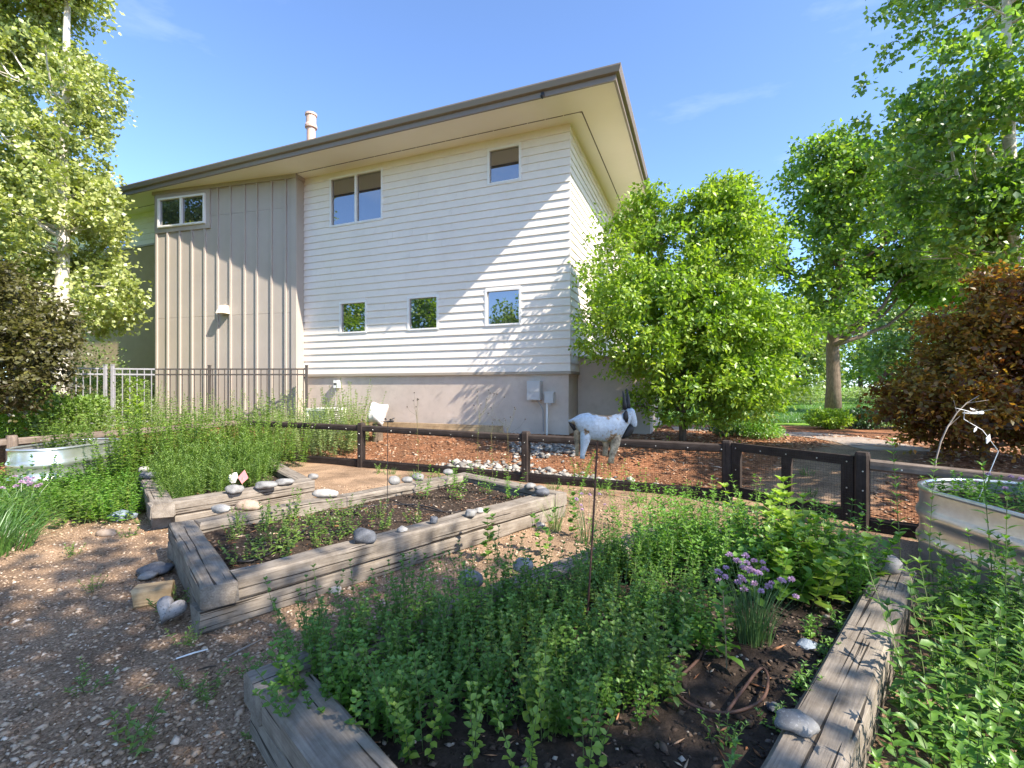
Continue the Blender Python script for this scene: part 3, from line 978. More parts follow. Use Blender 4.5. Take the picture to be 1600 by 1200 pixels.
def in_bed(ins, u, v):
    p = ins[0] * (1-u) * (1-v) + ins[1] * u * (1-v) + ins[2] * u * v + ins[3] * (1-u) * v
    return p

# ------------------------------------------------------------------ garden fence of dark posts and rails
def rail_between(root, O, P, Q, w, h, mat, name='rail', seed=1):
    """rounded timber from P to Q (top centre line)"""
    d = Q - P
    L_ = d.length
    g = random.Random(seed)
    prof = [(math.cos(t) * w / 2 * (1 if abs(math.cos(t)) > .5 else 1.05), -h / 2 + math.sin(t) * h / 2) for t in [2 * math.pi * k / 10 for k in range(10)]]
    prof = [(max(-w/2, min(w/2, a * 1.18)), max(-h, min(0, -h/2 + (b + h/2) * 1.12))) for a, b in prof]
    n = max(3, int(L_ / .3))
    vs, fs = [], []
    for i in range(n + 1):
        x = L_ * i / n
        for k, (a, b) in enumerate(prof):
            vs.append((x, a + noise.noise(Vector((x * 1.7, k, seed))) * .004, b + noise.noise(Vector((x * 1.7, k + 9, seed))) * .004))
    m_ = len(prof)
    for i in range(n):
        for k in range(m_): fs.append((i*m_+k, i*m_+(k+1) % m_, (i+1)*m_+(k+1) % m_, (i+1)*m_+k))
    fs.append(tuple(range(m_))[::-1]); fs.append(tuple(n*m_+k for k in range(m_)))
    o = obj(name, MB().add(vs, [f[::-1] for f in fs]).mesh(name), mat, root)
    o.location = P - O
    o.rotation_euler = (0, -math.asin(d.z / L_), math.atan2(d.y, d.x))
    return o

def bolt_at(root, p, nrm):
    o = MB().tube([Vector((0, 0, 0)), nrm * .006], [.009, .006], 8).build('bolt', M['bolt'], root)
    o.location = p
    return o

def wire_panel(root, P, Q, z0, z1, cell=.027, r=.0009):
    """hardware cloth between two ground points, as crossed thin wires"""
    d = (Q - P); L_ = d.length; d = d.normalized(); n = Vector((-d.y, d.x))
    mb = MB()
    x = 0.0
    while x < L_:
        p = P + d * x
        mb.add([(p.x - d.x*r, p.y - d.y*r, z0), (p.x + d.x*r, p.y + d.y*r, z0), (p.x + d.x*r, p.y + d.y*r, z1), (p.x - d.x*r, p.y - d.y*r, z1)], [(0, 1, 2, 3)])
        mb.add([(p.x - n.x*r, p.y - n.y*r, z0), (p.x + n.x*r, p.y + n.y*r, z0), (p.x + n.x*r, p.y + n.y*r, z1), (p.x - n.x*r, p.y - n.y*r, z1)], [(0, 1, 2, 3)])
        x += cell
    z = z0
    while z < z1:
        mb.add([(P.x, P.y, z - r), (Q.x, Q.y, z - r), (Q.x, Q.y, z + r), (P.x, P.y, z + r)], [(0, 1, 2, 3)])
        mb.add([(P.x - n.x*r, P.y - n.y*r, z), (Q.x - n.x*r, Q.y - n.y*r, z), (Q.x + n.x*r, Q.y + n.y*r, z), (P.x + n.x*r, P.y + n.y*r, z)], [(0, 1, 2, 3)])
        z += cell
    return mb

def garden_fence():
    posts = [(-8.55, 5.95, .75), (-7.7, 7.29, .75), (-5.75, 10.1, .83), (-2.83, 8.9, .82), (.22, 7.5, .79), (2.85, 6.27, .785), (3.67, 4.96, .815), (5.0, 4.05, .72)]
    O = Vector((.22, 7.5, 0))
    root = thing('garden_fence', 'low dark timber fence with wire mesh round the vegetable garden', 'fence', O)
    for i, (x, y, z) in enumerate(posts):
        grey = i in (0, 1)
        w = .062
        mb = MB()
        c = .02
        sq = [(-w + c, -w), (w - c, -w), (w, -w + c), (w, w - c), (w - c, w), (-w + c, w), (-w, w - c), (-w, -w + c)]
        ring = lambda s, zz: [(a * s, b * s, zz) for a, b in sq]
        vs = ring(1, -.15) + ring(1, z - .03) + ring(.86, z)
        fs = [tuple(range(8))[::-1], tuple(range(16, 24))]
        for q in range(2):
            fs += [(q*8+k_, q*8+(k_+1) % 8, (q+1)*8+(k_+1) % 8, (q+1)*8+k_) for k_ in range(8)]
        # stand the grain upright: build along local X
        vs = [(p[2], p[0], -p[1]) for p in vs]
        po = obj('post', MB().add(vs, fs).mesh('post'), M['fence_grey' if grey else 'fence_wood'], root)
        j = posts[min(i + 1, len(posts) - 1)]; h_ = posts[max(i - 1, 0)]
        ang = math.atan2(j[1] - h_[1], j[0] - h_[0])
        po.rotation_euler = (Matrix.Rotation(ang, 3, 'Z') @ Matrix(((0, 0, -1), (0, 1, 0), (1, 0, 0)))).to_euler()
        po.location = (x - O.x, y - O.y, 0)
    for i in range(len(posts) - 1):
        if i == 5: continue                                  # the gate
        a, b = posts[i], posts[i + 1]
        P = Vector((a[0], a[1], a[2] - .045)); Q = Vector((b[0], b[1], b[2] - .045))
        d = (Q - P).normalized()
        grey = i in (0, 1, 6)
        P1, Q1 = P + d * .064, Q - d * .064
        if i == 6: P1.z -= .02
        rail_between(root, O, P1, Q1, .095, .115, M['fence_grey' if grey else 'fence_wood'], 'rail', i)
        z_ = .135
        rail_between(root, O, Vector((P1.x, P1.y, z_)), Vector((Q1.x, Q1.y, z_)), .075, .16, M['fence_wood'], 'kick_board', i + 20)
        nrm = Vector((d.y, -d.x, 0)).normalized()
        if nrm.y > 0: nrm = -nrm
        L_ = (Q1 - P1).length
        if i >= 2:
            Pm, Qm = Vector((P1.x, P1.y)) + nrm.xy * .052, Vector((Q1.x, Q1.y)) + nrm.xy * .052
            mb = wire_panel(root, Pm, Qm, .02, min(a[2], b[2]) - .09)
            w_ = mb.build('wire_mesh', M['wire'], root)
            w_.location = -O
            tag(w_, kind='stuff')
        k_ = .25
        while k_ < L_:
            p = P1 + d * k_ - Vector((0, 0, .07)) + nrm * .05
            bolt_at(root, p - O, nrm); k_ += .42
        for zz in (.2, .42, .62):
            p = Vector((a[0], a[1], zz)) + nrm * .064
            if i >= 3: bolt_at(root, p - O, nrm)
    # gate
    a, b = Vector((2.85, 6.27, 0)), Vector((3.67, 4.96, 0))
    d = (b - a).normalized(); L_ = (b - a).length
    nrm = Vector((d.y, -d.x, 0))
    if nrm.dot(Vector((0, -1, 0))) < 0: nrm = -nrm
    gt = thing('garden_gate', 'dark timber gate with three uprights and wire mesh in the low fence', 'gate', a)
    ang = math.atan2(d.y, d.x)
    s, e = .075, L_ - .075
    def bar(x0, x1, z0, z1, name, zb=0):
        L2 = max(x1 - x0, z1 - z0)
        vert = (z1 - z0) > (x1 - x0)
        t = .022
        if vert:
            me = MB().box((z0, -t, -(x1 - x0) / 2), (z1, t, (x1 - x0) / 2)).mesh(name)
            o = obj(name, me, M['fence_wood'], gt)
            o.rotation_euler = (Matrix.Rotation(ang, 3, 'Z') @ Matrix(((0, 0, -1), (0, 1, 0), (1, 0, 0)))).to_euler()
            o.location = (d.x * (x0 + x1) / 2, d.y * (x0 + x1) / 2, 0)
        else:
            me = MB().box((0, -t, z0), (x1 - x0, t, z1)).mesh(name)
            o = obj(name, me, M['fence_wood'], gt)
            o.rotation_euler = (0, 0, ang)
            o.location = (d.x * x0, d.y * x0, 0)
        return o
    bar(s, s + .12, .06, .66, 'upright'); bar(e - .12, e, .06, .66, 'upright'); bar(L_ * .5 - .055, L_ * .5 + .055, .201, .659, 'upright')
    bar(s, e, .661, .765, 'top_rail'); bar(s + .121, e - .121, .06, .2, 'bottom_rail')
    P = Vector((a.x, a.y)) + d.xy * s + nrm.xy * .026; Q = Vector((a.x, a.y)) + d.xy * e + nrm.xy * .026
    w_ = wire_panel(gt, P - a.xy, Q - a.xy, .06, .75).build('wire_mesh', M['wire'], gt)
    tag(w_, kind='stuff')
    for x in (s + .06, L_ * .5, e - .06):
        for zz in (.14, .42, .7):
            bolt_at(gt, d * x + Vector((0, 0, zz)) + nrm * .026, nrm)
    for x in (L_ * .3, L_ * .72): bolt_at(gt, d * x + Vector((0, 0, .7)) + nrm * .026, nrm)
garden_fence()

# ------------------------------------------------------------------ galvanised stock tanks
def stadium(r, half, n=20):
    pts = []
    for k in range(n + 1):
        t = -math.pi / 2 + math.pi * k / n + math.pi / 2
        pts.append((r * math.cos(t), half + r * math.sin(t)))
    for k in range(n + 1):
        t = math.pi + math.pi * k / n
        pts.append((r * math.cos(t), -half + r * math.sin(t)))
    return pts

def tank(name, label, loc, rz, r, half, h):
    root = thing(name, label, 'stock tank', loc, rz, 'galvanised stock tank planters')
    def loft(prof, nm, mat, close=False):
        vs, fs = [], []
        base = stadium(1, half / r)
        m_ = len(base)
        for (rr, z) in prof:
            for (x, y) in stadium(rr, half): vs.append((x, y, z))
        for i in range(len(prof) - 1):
            for k in range(m_): fs.append((i*m_+k, i*m_+(k+1) % m_, (i+1)*m_+(k+1) % m_, (i+1)*m_+k))
        if close: fs.append(tuple((len(prof)-1)*m_ + k for k in range(m_)))
        return obj(nm, MB().add(vs, fs).mesh(nm), mat, root, smooth=True)
    rib = lambda z: [(r, z - .06), (r + .008, z - .045), (r + .024, z - .018), (r + .024, z + .018), (r + .008, z + .045), (r, z + .06)]
    prof = [(r - .02, 0), (r, .02)] + rib(h * .33) + rib(h * .66) + [(r, h - .02)]
    loft(prof, 'wall', M['galv'])
    loft([(r - .012, h - .02), (r - .012, h - .16)], 'inner_wall', M['galv_in'])
    rim = []
    for k in range(9):
        t = 2 * math.pi * k / 8
        rim.append((r - .004 + .02 * math.cos(t), h - .018 + .02 * math.sin(t)))
    loft(rim, 'rim', M['galv'])
    vs = [(x, y, h - .11 + .02 * noise.noise(Vector((x * 5, y * 5, 0)))) for x, y in stadium(r - .015, half)]
    obj('soil', MB().add([(0, 0, h - .08)] + vs, [(0, 1 + k, 1 + (k + 1) % len(vs)) for k in range(len(vs))]).mesh('soil'), M['soil'], root)
    return root
tank('stock_tank', 'galvanised oval tank planter of chives by the gate end of the fence', (3.98, 2.95, 0), R(-3), .62, .78, .66)
tank('stock_tank', 'galvanised oval tank planter beside the dusky bush and low fence', (-6.6, 7.05, 0), R(2), .38, .35, .66)

# ------------------------------------------------------------------ rocks
def rock_mesh(seed, sx, sy, sz, rough=.12, facet=0.0):
    bm = bmesh.new()
    bmesh.ops.create_icosphere(bm, subdivisions=3, radius=1)
    for v in bm.verts:
        p = v.co.copy()
        d = 1 + rough * noise.noise(p * 1.1 + Vector((seed * 3.7, 0, 0))) * 1.6 + rough * .35 * noise.noise(p * 3.1 + Vector((0, seed * 1.9, 0)))
        p = p * d
        if facet:
            for ax in (Vector((.6, .3, .7)), Vector((-.5, .6, .5)), Vector((.2, -.8, .5))):
                ax = ax.normalized(); q = p.dot(ax)
                if q > facet: p -= ax * (q - facet)
        if p.z < -.72: p.z = -.72 - (p.z + .72) * .15
        v.co = Vector((p.x * sx, p.y * sy, p.z * sz))
    me = bpy.data.meshes.new('rock')
    bm.to_mesh(me); bm.free()
    return me

def rock(px, py_bottom, wpx, hpx, mat, z, label, rz=0, facet=0.0, deep=.75, group=None, tilt=0):
    p = at(px, py_bottom, z)
    k = p.y / FPX
    sx, sz = wpx * k / 2, hpx * k / 2 * 1.02
    sy = sx * deep
    sz = max(sz, sx * .35)
    o = obj('stone', rock_mesh(px * .013 + py_bottom * .07, sx, sy, sz, .21, facet), M[mat], smooth=not facet)
    o.location = (p.x, p.y + sy * .25, z + sz * .66)
    o.rotation_euler = (0, R(tilt), R(rz))
    tag(o, label, 'stone', group)
    return o
G2, G1, G3, GG = 'stones along the bed of bare soil', 'stones on the oregano bed', 'stones on the feathery bed', 'stones on the gravel'
rock(365, 770, 25, 15, 'rock_grey', ZT, 'rounded grey stone on the feathery bed near the pink marker', 10, group=G3)
rock(413, 763, 32, 13, 'rock_grey', ZT, 'longest flat grey stone on the front timber of the feathery bed', -8, group=G3)
rock(443, 757, 25, 11, 'rock_grey', ZT, 'flat grey stone nearest the open end of the feathery bed', 12, group=G3)
rock(230, 748, 27, 13, 'rock_dark', ZT, 'dark stone on the back corner timber of the feathery bed', 5, group=G3)
rock(224, 737, 15, 10, 'rock_pale', ZT, 'small pale stone behind the dark corner stone of the feathery bed', 0, group=G3)
rock(488, 749, 15, 11, 'rock_grey', 0.16, 'small grey stone just outside the open end of the feathery bed', 0, group=G3)
rock(344, 801, 33, 15, 'rock_pale', ZT, 'pale oval stone on the back timber near the corner of the bare bed', -10, group=G2)
rock(387, 797, 36, 19, 'rock_tan', ZT, 'tan and white oval stone on the back timber of the bare bed', 8, group=G2)
rock(507, 777, 36, 15, 'rock_pale', ZT, 'large pale flat stone midway along the back timber of the bare bed', -6, group=G2)
rock(615, 757, 17, 16, 'rock_grey', ZT, 'round grey stone by the dragonfly stake on the back timber', 20, group=G2)
rock(636, 754, 16, 11, 'rock_grey', ZT, 'smallest of three grey stones together on the back timber', 0, group=G2)
rock(653, 751, 18, 14, 'rock_grey', ZT, 'round speckled grey stone at the end of the trio on the back timber', -15, group=G2)
rock(700, 742, 15, 11, 'rock_grey', ZT, 'lone grey stone near the far corner of the bare bed', 0, group=G2)
rock(567, 847, 37, 24, 'rock_dark', ZT, 'large dark slate stone on the front timber of the bare bed', -18, group=G2)
rock(629, 831, 16, 11, 'rock_pale', ZT, 'small angular white stone on the front timber of the bare bed', 10, .7, group=G2)
rock(677, 818, 14, 13, 'rock_dark', ZT, 'small dark round stone on the front timber of the bare bed', 0, group=G2)
rock(735, 807, 20, 13, 'rock_grey', ZT, 'grey stone touching a smaller white one on the front timber', 0, group=G2)
rock(749, 801, 14, 9, 'rock_pale', ZT, 'smaller white stone touching a grey one on the front timber', 0, group=G2)
rock(828, 764, 18, 11, 'rock_grey', ZT, 'grey stone at the back of three on the end timber of the bare bed', 10, group=G2)
rock(844, 768, 18, 10, 'rock_grey', ZT, 'middle grey stone of three on the end timber of the bare bed', 0, group=G2)
rock(848, 775, 21, 14, 'rock_dark', ZT, 'dark stone at the front of three on the end timber of the bare bed', 0, group=G2)
rock(845, 826, 18, 11, 'rock_pale', 0, 'white oval stone on gravel between the two larger beds', -10, group=GG)
rock(818, 893, 33, 24, 'rock_speck', ZT, 'round speckled granite stone on the timber of the oregano bed', 0, group=G1)
rock(735, 915, 42, 26, 'rock_grey', ZT - .02, 'dull grey stone half hidden by oregano on the bed timber', 0, group=G1)
rock(524, 928, 19, 15, 'rock_pale', 0, 'white stone on gravel against the front of the bare bed', 20, group=GG)
rock(1391, 895, 38, 31, 'rock_speck', ZT, 'white and dark speckled boulder on the far timber corner of the oregano bed', 0, group=G1)
rock(1262, 1018, 36, 21, 'rock_blue', .19, 'blue slate stone lying on the soil inside the oregano bed', 10, .8, group=G1)
rock(1247, 1142, 62, 30, 'rock_grey', ZT, 'large grey stone on the broad weathered timber of the oregano bed', 0, group=G1)
rock(1212, 1112, 26, 15, 'rock_dark', .19, 'small dark stone lying in soil beside the broad weathered timber', 0, .8, group=G1)
rock(190, 812, 36, 17, 'rock_blue', 0, 'blue and white flat stone on the ground beside the feathery bed', 22, .75, group=GG)
rock(165, 838, 27, 13, 'rock_tan', 0, 'brown flat stone on the ground by the grass clump', 0, group=GG)
rock(239, 897, 47, 18, 'rock_dark', 0, 'long dark stone on the ground against the bare bed corner', 18, group=GG)
rock(229, 904, 26, 11, 'rock_grey', 0, 'grey stone between the long dark stone and wooden block', 0, group=GG)

def heart():
    p = at(266, 972, 0)
    vs, fs = [], []
    n, mrow = 40, 9
    for j in range(mrow + 1):
        ph = -math.pi / 2 + math.pi * j / mrow
        s, zt = math.cos(ph) ** .7, math.sin(ph)
        for k in range(n):
            t = 2 * math.pi * k / n
            x = 16 * math.sin(t) ** 3 / 16; y = (13 * math.cos(t) - 5 * math.cos(2*t) - 2 * math.cos(3*t) - math.cos(4*t)) / 16
            vs.append((x * .088 * s, zt * .06 * (1 - .25 * abs(x)), (y * s) * .088))
    for j in range(mrow):
        for k in range(n): fs.append((j*n+k, j*n+(k+1) % n, (j+1)*n+(k+1) % n, (j+1)*n+k))
    o = obj('stone', MB().add(vs, fs).mesh('heart'), M['rock_speck'], smooth=True)
    o.location = (p.x, p.y, .085); o.rotation_euler = (R(-30), R(22), R(12))
    tag(o, 'heart shaped grey stone leaning on the gravel by the bare bed', 'stone', GG)
heart()
p = at(236, 945, 0)
me = timber_mesh(.22, .14, .125, 5)
o = obj('wooden_block', me, M['chunk']); o.location = (p.x - .1, p.y - .02, 0); o.rotation_euler = (0, 0, R(28))
tag(o, 'sawn yellow wooden block on the gravel by the heart stone', 'block')

# ------------------------------------------------------------------ trees
def tube_np(acc, pts, rad, sides=5):
    acc.tube(pts, rad, sides, cap=False)

def tree(name, label, category, base, trunk, lobes, leafmat, barkmat, leaf, n_leaf, cl_r, n_per, seed, group=None, tpl=RHOMB, hole=-.12, hole_s=.6,
         stems=1, limbs=True, up=.55, flat=.6, shell=2.4):
    """trunk: list of (x,y,z,r) relative to base; lobes: (cx,cy,cz,rx,ry,rz,weight) relative to base; leaf: (length, width)"""
    g = np.random.default_rng(seed)
    root = thing(name, label, category, base, 0, group)
    lobes = np.array(lobes, float)
    w = lobes[:, 6] / lobes[:, 6].sum()
    nc = max(8, n_leaf // n_per)
    C = []
    tries = 0
    while len(C) < nc and tries < nc * 30:
        tries += 1
        l = lobes[g.choice(len(lobes), p=w)]
        d = unit(g.normal(size=3)); r = g.uniform() ** (1 / shell)
        c = l[:3] + d * r * l[3:6]
        q = Vector(c * hole_s) + Vector((seed * 1.3, 0, 0))
        if noise.noise(q) < hole: continue
        C.append(c)
    C = np.array(C)
    # leaves sit along a few twigs in every clump
    K3 = 4
    cen = np.array([tk0[:3] for tk0 in trunk]).mean(0)
    out_ = unit((C - np.array([cen[0], cen[1], 0])) * np.array([1, 1, 0]) + 1e-6)
    TD = unit(np.repeat(out_, K3, 0) * .55 + g.normal(size=(len(C) * K3, 3)) * np.array([.8, .8, .8 * flat]) + np.array([0, 0, .15]))
    TL = cl_r * (1.0 + 2.6 * g.uniform(size=len(C) * K3) ** 1.6)
    TB = np.repeat(C, K3, 0) - TD * (TL * .35)[:, None]
    ti = np.repeat(np.arange(len(C) * K3), max(1, n_per // K3))
    u = g.uniform(size=len(ti)) ** .8
    off = g.normal(size=(len(ti), 3)) * (cl_r * .22)
    P = TB[ti] + TD[ti] * (TL[ti] * u)[:, None] + np.array([0, 0, -1.0]) * (TL[ti] * u * u * .18)[:, None] + off
    D = unit(unit(off) * .8 + TD[ti] * .5 + g.normal(size=off.shape) * .45 + np.array([0, 0, -.3]))
    Nn = unit(g.normal(size=off.shape) * (1 - up) + np.array([0, 0, up]))
    tw = place(TWIG, TB, TD + np.array([0, 0, -.12]), g.normal(size=TD.shape), TL, np.full(len(TL), max(.002, leaf[0] * .03)))
    s = g.uniform(.65, 1.25, len(P))
    V, T = place(tpl, P, D, Nn, leaf[0] * s, leaf[1] * s)
    crown = obj('crown', np_mesh('crown', V, T), leafmat, root)
    obj('twigs', np_mesh('twigs', *tw), M['bark'], crown)
    # wood
    wd = MB()
    tk = np.array(trunk, float)
    wd.tube([Vector(p[:3]) for p in tk], [p[3] for p in tk], 10)
    acc_pts = []
    for i in range(len(tk) - 1):
        for q in np.linspace(0, 1, 8, endpoint=False): acc_pts.append(tk[i] * (1 - q) + tk[i + 1] * q)
    acc_pts.append(tk[-1]); acc_pts = np.array(acc_pts)
    tr_o = wd.build('trunk', barkmat, root, smooth=True)
    # main limbs, then twigs to the clumps
    nb = min(len(C), 14 if limbs else 0)
    limb_pts = [acc_pts]
    br = MB()
    if nb:
        far = C[g.choice(len(C), nb, replace=False)]
        for c in far:
            hd = np.hypot(c[0], c[1])
            zt = max(c[2] - hd * .9 - .2, .62 * lobes[:, 2].min())
            k = np.argmin(np.abs(acc_pts[:, 2] - zt) + .0 * hd)
            a = acc_pts[k]
            mid = (a[:3] + c) / 2 + np.array([0, 0, -.12 * np.linalg.norm(c - a[:3])]) + g.normal(size=3) * .07 * np.linalg.norm(c - a[:3])
            r0 = max(.012, a[3] * .5)
            pts = [a[:3], (a[:3] + mid) / 2 + g.normal(size=3) * .03, mid, (mid + c) / 2 + g.normal(size=3) * .05, c]
            rad = [r0, r0 * .8, r0 * .6, r0 * .4, r0 * .15]
            br.tube([Vector(q) for q in pts], rad, 6, cap=False)
            for q in np.linspace(.3, 1, 8):
                f = q * 4; i = min(3, int(f)); u = f - i
                limb_pts.append(np.array([[*(np.array(pts[i]) * (1 - u) + np.array(pts[i + 1]) * u), rad[i] * .7]]))
    LP = np.concatenate(limb_pts)
    for c in C[:260]:
        dd = np.linalg.norm(LP[:, :3] - c, axis=1) + np.maximum(0, LP[:, 2] - c[2] + .1) * 2
        a = LP[np.argmin(dd)]
        r0 = min(.018, max(.005, a[3] * .5))
        mid = (a[:3] + c) / 2 + g.normal(size=3) * .04 - np.array([0, 0, .03])
        br.tube([Vector(a[:3]), Vector(mid), Vector(c)], [r0, r0 * .7, r0 * .3], 4, cap=False)
    if br.v: br.build('branches', barkmat, tr_o, smooth=True)
    return root

def lean(h, r0, r1, dx=0, dy=0, n=6, seed=0):
    g = random.Random(seed)
    return [(dx * (i / n) ** 1.3 + g.uniform(-.03, .03) * (i > 0), dy * (i / n) + g.uniform(-.03, .03) * (i > 0), h * i / n - (0.1 if i == 0 else 0), r0 + (r1 - r0) * (i / n)) for i in range(n + 1)]

def gpos(x, y): return (x, y, gz(x, y))

tree('aspen_tree', 'tall pale aspen with a white trunk standing by the grey metal gate', 'tree', gpos(-10.6, 11.1), lean(12.5, .17, .03, .25, 0, 8, 1),
     [(-.2, 0, 3.3, 1.75, 1.6, 1.3, 1.5), (-.1, -.2, 5.0, 1.45, 1.6, 1.4, 1.5), (-.9, .2, 6.6, 1.7, 1.7, 1.7, 1.7), (-.2, 0, 8.3, 1.2, 1.4, 1.4, 1.2), (-1.2, 0, 9.4, 1.4, 1.4, 1.6, 1.2), (0, 0, 10.8, 1.0, 1.0, 1.5, .9)],
     M['lf_aspen'], M['bark_aspen'], (.096, .086), 66000, .21, 40, 3, 'aspens round the house', hole=-.14, hole_s=.8, flat=.75, up=.35)
tree('aspen_tree', 'second pale aspen partly hidden behind the one by the gate', 'tree', gpos(-14.3, 12.0), lean(11.5, .15, .03, .1, 0, 8, 2),
     [(0, 0, 3.4, 1.9, 1.8, 1.8, 1.5), (.2, 0, 6.2, 1.8, 1.8, 2.0, 1.7), (0, 0, 9.2, 1.4, 1.4, 2.0, 1.2)],
     M['lf_aspen'], M['bark_aspen'], (.10, .09), 30000, .22, 40, 5, 'aspens round the house', hole=-.2, flat=.75)
tree('dusky_tree', 'low dusky brown leaved tree over the galvanised tank', 'tree', gpos(-8.9, 7.7), lean(3.0, .09, .03, -.2, -.1, 5, 3),
     [(.1, 0, 2.3, 1.35, 1.2, .85, 1.6), (.6, 0, 1.55, .95, .9, .55, 1.0), (-.4, .2, 3.1, 1.0, 1.0, .7, .9), (.75, .1, 2.0, .8, .8, .5, .6)],
     M['lf_dark'], M['bark'], (.075, .055), 34000, .18, 40, 7, hole=-.3, hole_s=.9)
tree('serviceberry_tree', 'bright green multi-stemmed shrub tree beside the house corner', 'tree', gpos(3.35, 9.3), lean(3.6, .075, .025, .1, .1, 6, 4),
     [(-.85, -.1, 3.5, 1.15, 1.3, 1.25, 1.4), (.55, 0, 3.65, 1.4, 1.4, 1.25, 1.8), (-.3, -.3, 2.2, 1.8, 1.5, 1.15, 2.4), (1.1, -.2, 2.3, 1.3, 1.3, 1.1, 1.5), (.3, -.4, 1.0, 1.75, 1.2, .65, 1.5), (-.6, 0, 4.5, .6, .7, .5, .55), (.75, 0, 4.6, .65, .7, .5, .5)],
     M['lf_shrub'], M['bark'], (.092, .054), 72000, .17, 36, 9, hole=-.22, hole_s=.8, up=.45)
tree('shade_maple', 'spreading green maple with a stout brown trunk on the lawn', 'tree', gpos(12.2, 18.0), [(0, 0, -.1, .30), (.02, 0, 1.2, .235), (-.02, 0, 2.6, .21), (.1, 0, 4.4, .16), (.35, 0, 6.4, .11), (.5, .1, 8.6, .06), (.6, .1, 10.2, .03)],
     [(-.9, 0, 4.2, 2.3, 2.2, 1.4, 1.3), (-1.6, 0, 6.2, 2.0, 2.2, 1.7, 1.2), (.6, 0, 7.8, 2.6, 2.6, 2.2, 2.0), (2.4, 0, 5.8, 2.3, 2.4, 1.9, 1.4), (4.3, -.5, 5.4, 2.0, 2.0, 1.5, 1.2), (3.6, 0, 8.0, 2.0, 2.0, 1.6, 1.0), (-2.2, 0, 4.9, 1.3, 1.6, 1.1, .6), (-.2, 0, 9.4, 1.6, 1.6, 1.2, .7), (2.3, 0, 9.6, 1.6, 1.6, 1.4, .7)],
     M['lf_maple'], M['bark'], (.17, .135), 46000, .34, 30, 11, hole=-.06, hole_s=.5, up=.5)
tree('poplar_tree', 'tall dark green poplar towering above the copper leaved bush', 'tree', gpos(9.8, 9.2), lean(12, .16, .03, -.3, 0, 8, 6),
     [(-.7, 0, 5.4, 2.0, 2.0, 1.5, 1.8), (-.7, 0, 7.4, 2.2, 2.0, 1.7, 1.8), (-.4, 0, 9.6, 2.1, 1.9, 1.7, 1.5), (0, 0, 4.0, 2.2, 1.8, 1.0, 1.3), (-.2, 0, 11.6, 1.5, 1.5, 1.2, .8)],
     M['lf_aspen2'], M['bark_aspen'], (.11, .095), 36000, .21, 32, 13, hole=-.04, hole_s=.7, flat=.75, up=.4)
tree('copper_bush', 'copper brown leaved bush spreading outside the low fence', 'bush', gpos(6.75, 6.75), lean(2.2, .06, .02, 0, 0, 5, 8),
     [(-.35, 0, .8, 1.0, 1.0, .7, 1.5), (.35, -.1, 1.2, 1.15, 1.1, .85, 1.8), (.1, 0, 1.85, .8, .9, .7, 1.3), (.2, 0, 2.35, .5, .55, .4, .5), (.9, -.5, .8, 1.0, 1.0, .7, 1.1)],
     M['lf_copper'], M['bark'], (.08, .05), 46000, .16, 40, 15, hole=-.25, hole_s=1.1)

# trees standing behind the viewpoint: they shade the garden and show in the window panes
for i, (x, y, h, lob, nl) in enumerate([
    (4.4, -2.6, 9.0, [(0, 0, 5.6, 2.4, 2.2, 1.5, 1.4), (.2, .4, 7.4, 2.2, 2.2, 1.6, 1.3)], 7000),
    (10.7, -2.9, 9.5, [(0, 0, 5.6, 2.3, 2.3, 1.4, 1.3), (-.2, .3, 7.8, 2.0, 2.0, 1.7, 1.2)], 6500),
    (.6, -4.6, 10.5, [(0, 0, 6.2, 2.6, 2.3, 1.5, 1.3), (.3, .4, 8.4, 2.4, 2.3, 1.7, 1.3)], 7500),
    (2.9, -7.4, 13.0, [(0, 0, 8.6, 2.6, 2.6, 2.2, 1.4), (0, 0, 11.2, 2.2, 2.2, 2.0, 1.2)], 5500),
    (8.9, 3.7, 6.3, [(-.2, 0, 3.9, 1.5, 1.4, .8, 1.2), (0, .2, 5.3, 1.3, 1.3, .9, 1.1)], 2600)]):
    tree('garden_maple', 'green maple outside the view whose crown shades the vegetable garden', 'tree', gpos(x, y), lean(h, .16, .03, .1, .1, 6, 20 + i),
         lob, M['lf_shade'], M['bark'], (.15, .11), int(nl * 1.05), .33, 24, 31 + i, 'maples shading the garden', hole=-.1, hole_s=.7)

for i, (x, y, h) in enumerate([(-11.5, -2.2, 7.5), (-15.0, 1.5, 8.0), (-9.0, -5.5, 8.0), (-13.0, -6.5, 8.5), (-19.0, 3.0, 9.0), (-17.5, 6.2, 8.0)]):
    tree('hedge_tree', 'bushy green tree outside the view that shows in the lower window panes', 'tree', gpos(x, y), lean(h * .7, .14, .04, 0, 0, 5, 50 + i),
         [(0, 0, h * .3, 2.0, 2.0, h * .25, 1.2), (0, 0, h * .65, 1.7, 1.7, h * .3, 1.2)], M['lf_shrub'], M['bark'], (.22, .15), 6000, .4, 26, 80 + i, 'trees mirrored in the lower windows', hole=-.25, hole_s=.5, limbs=False)

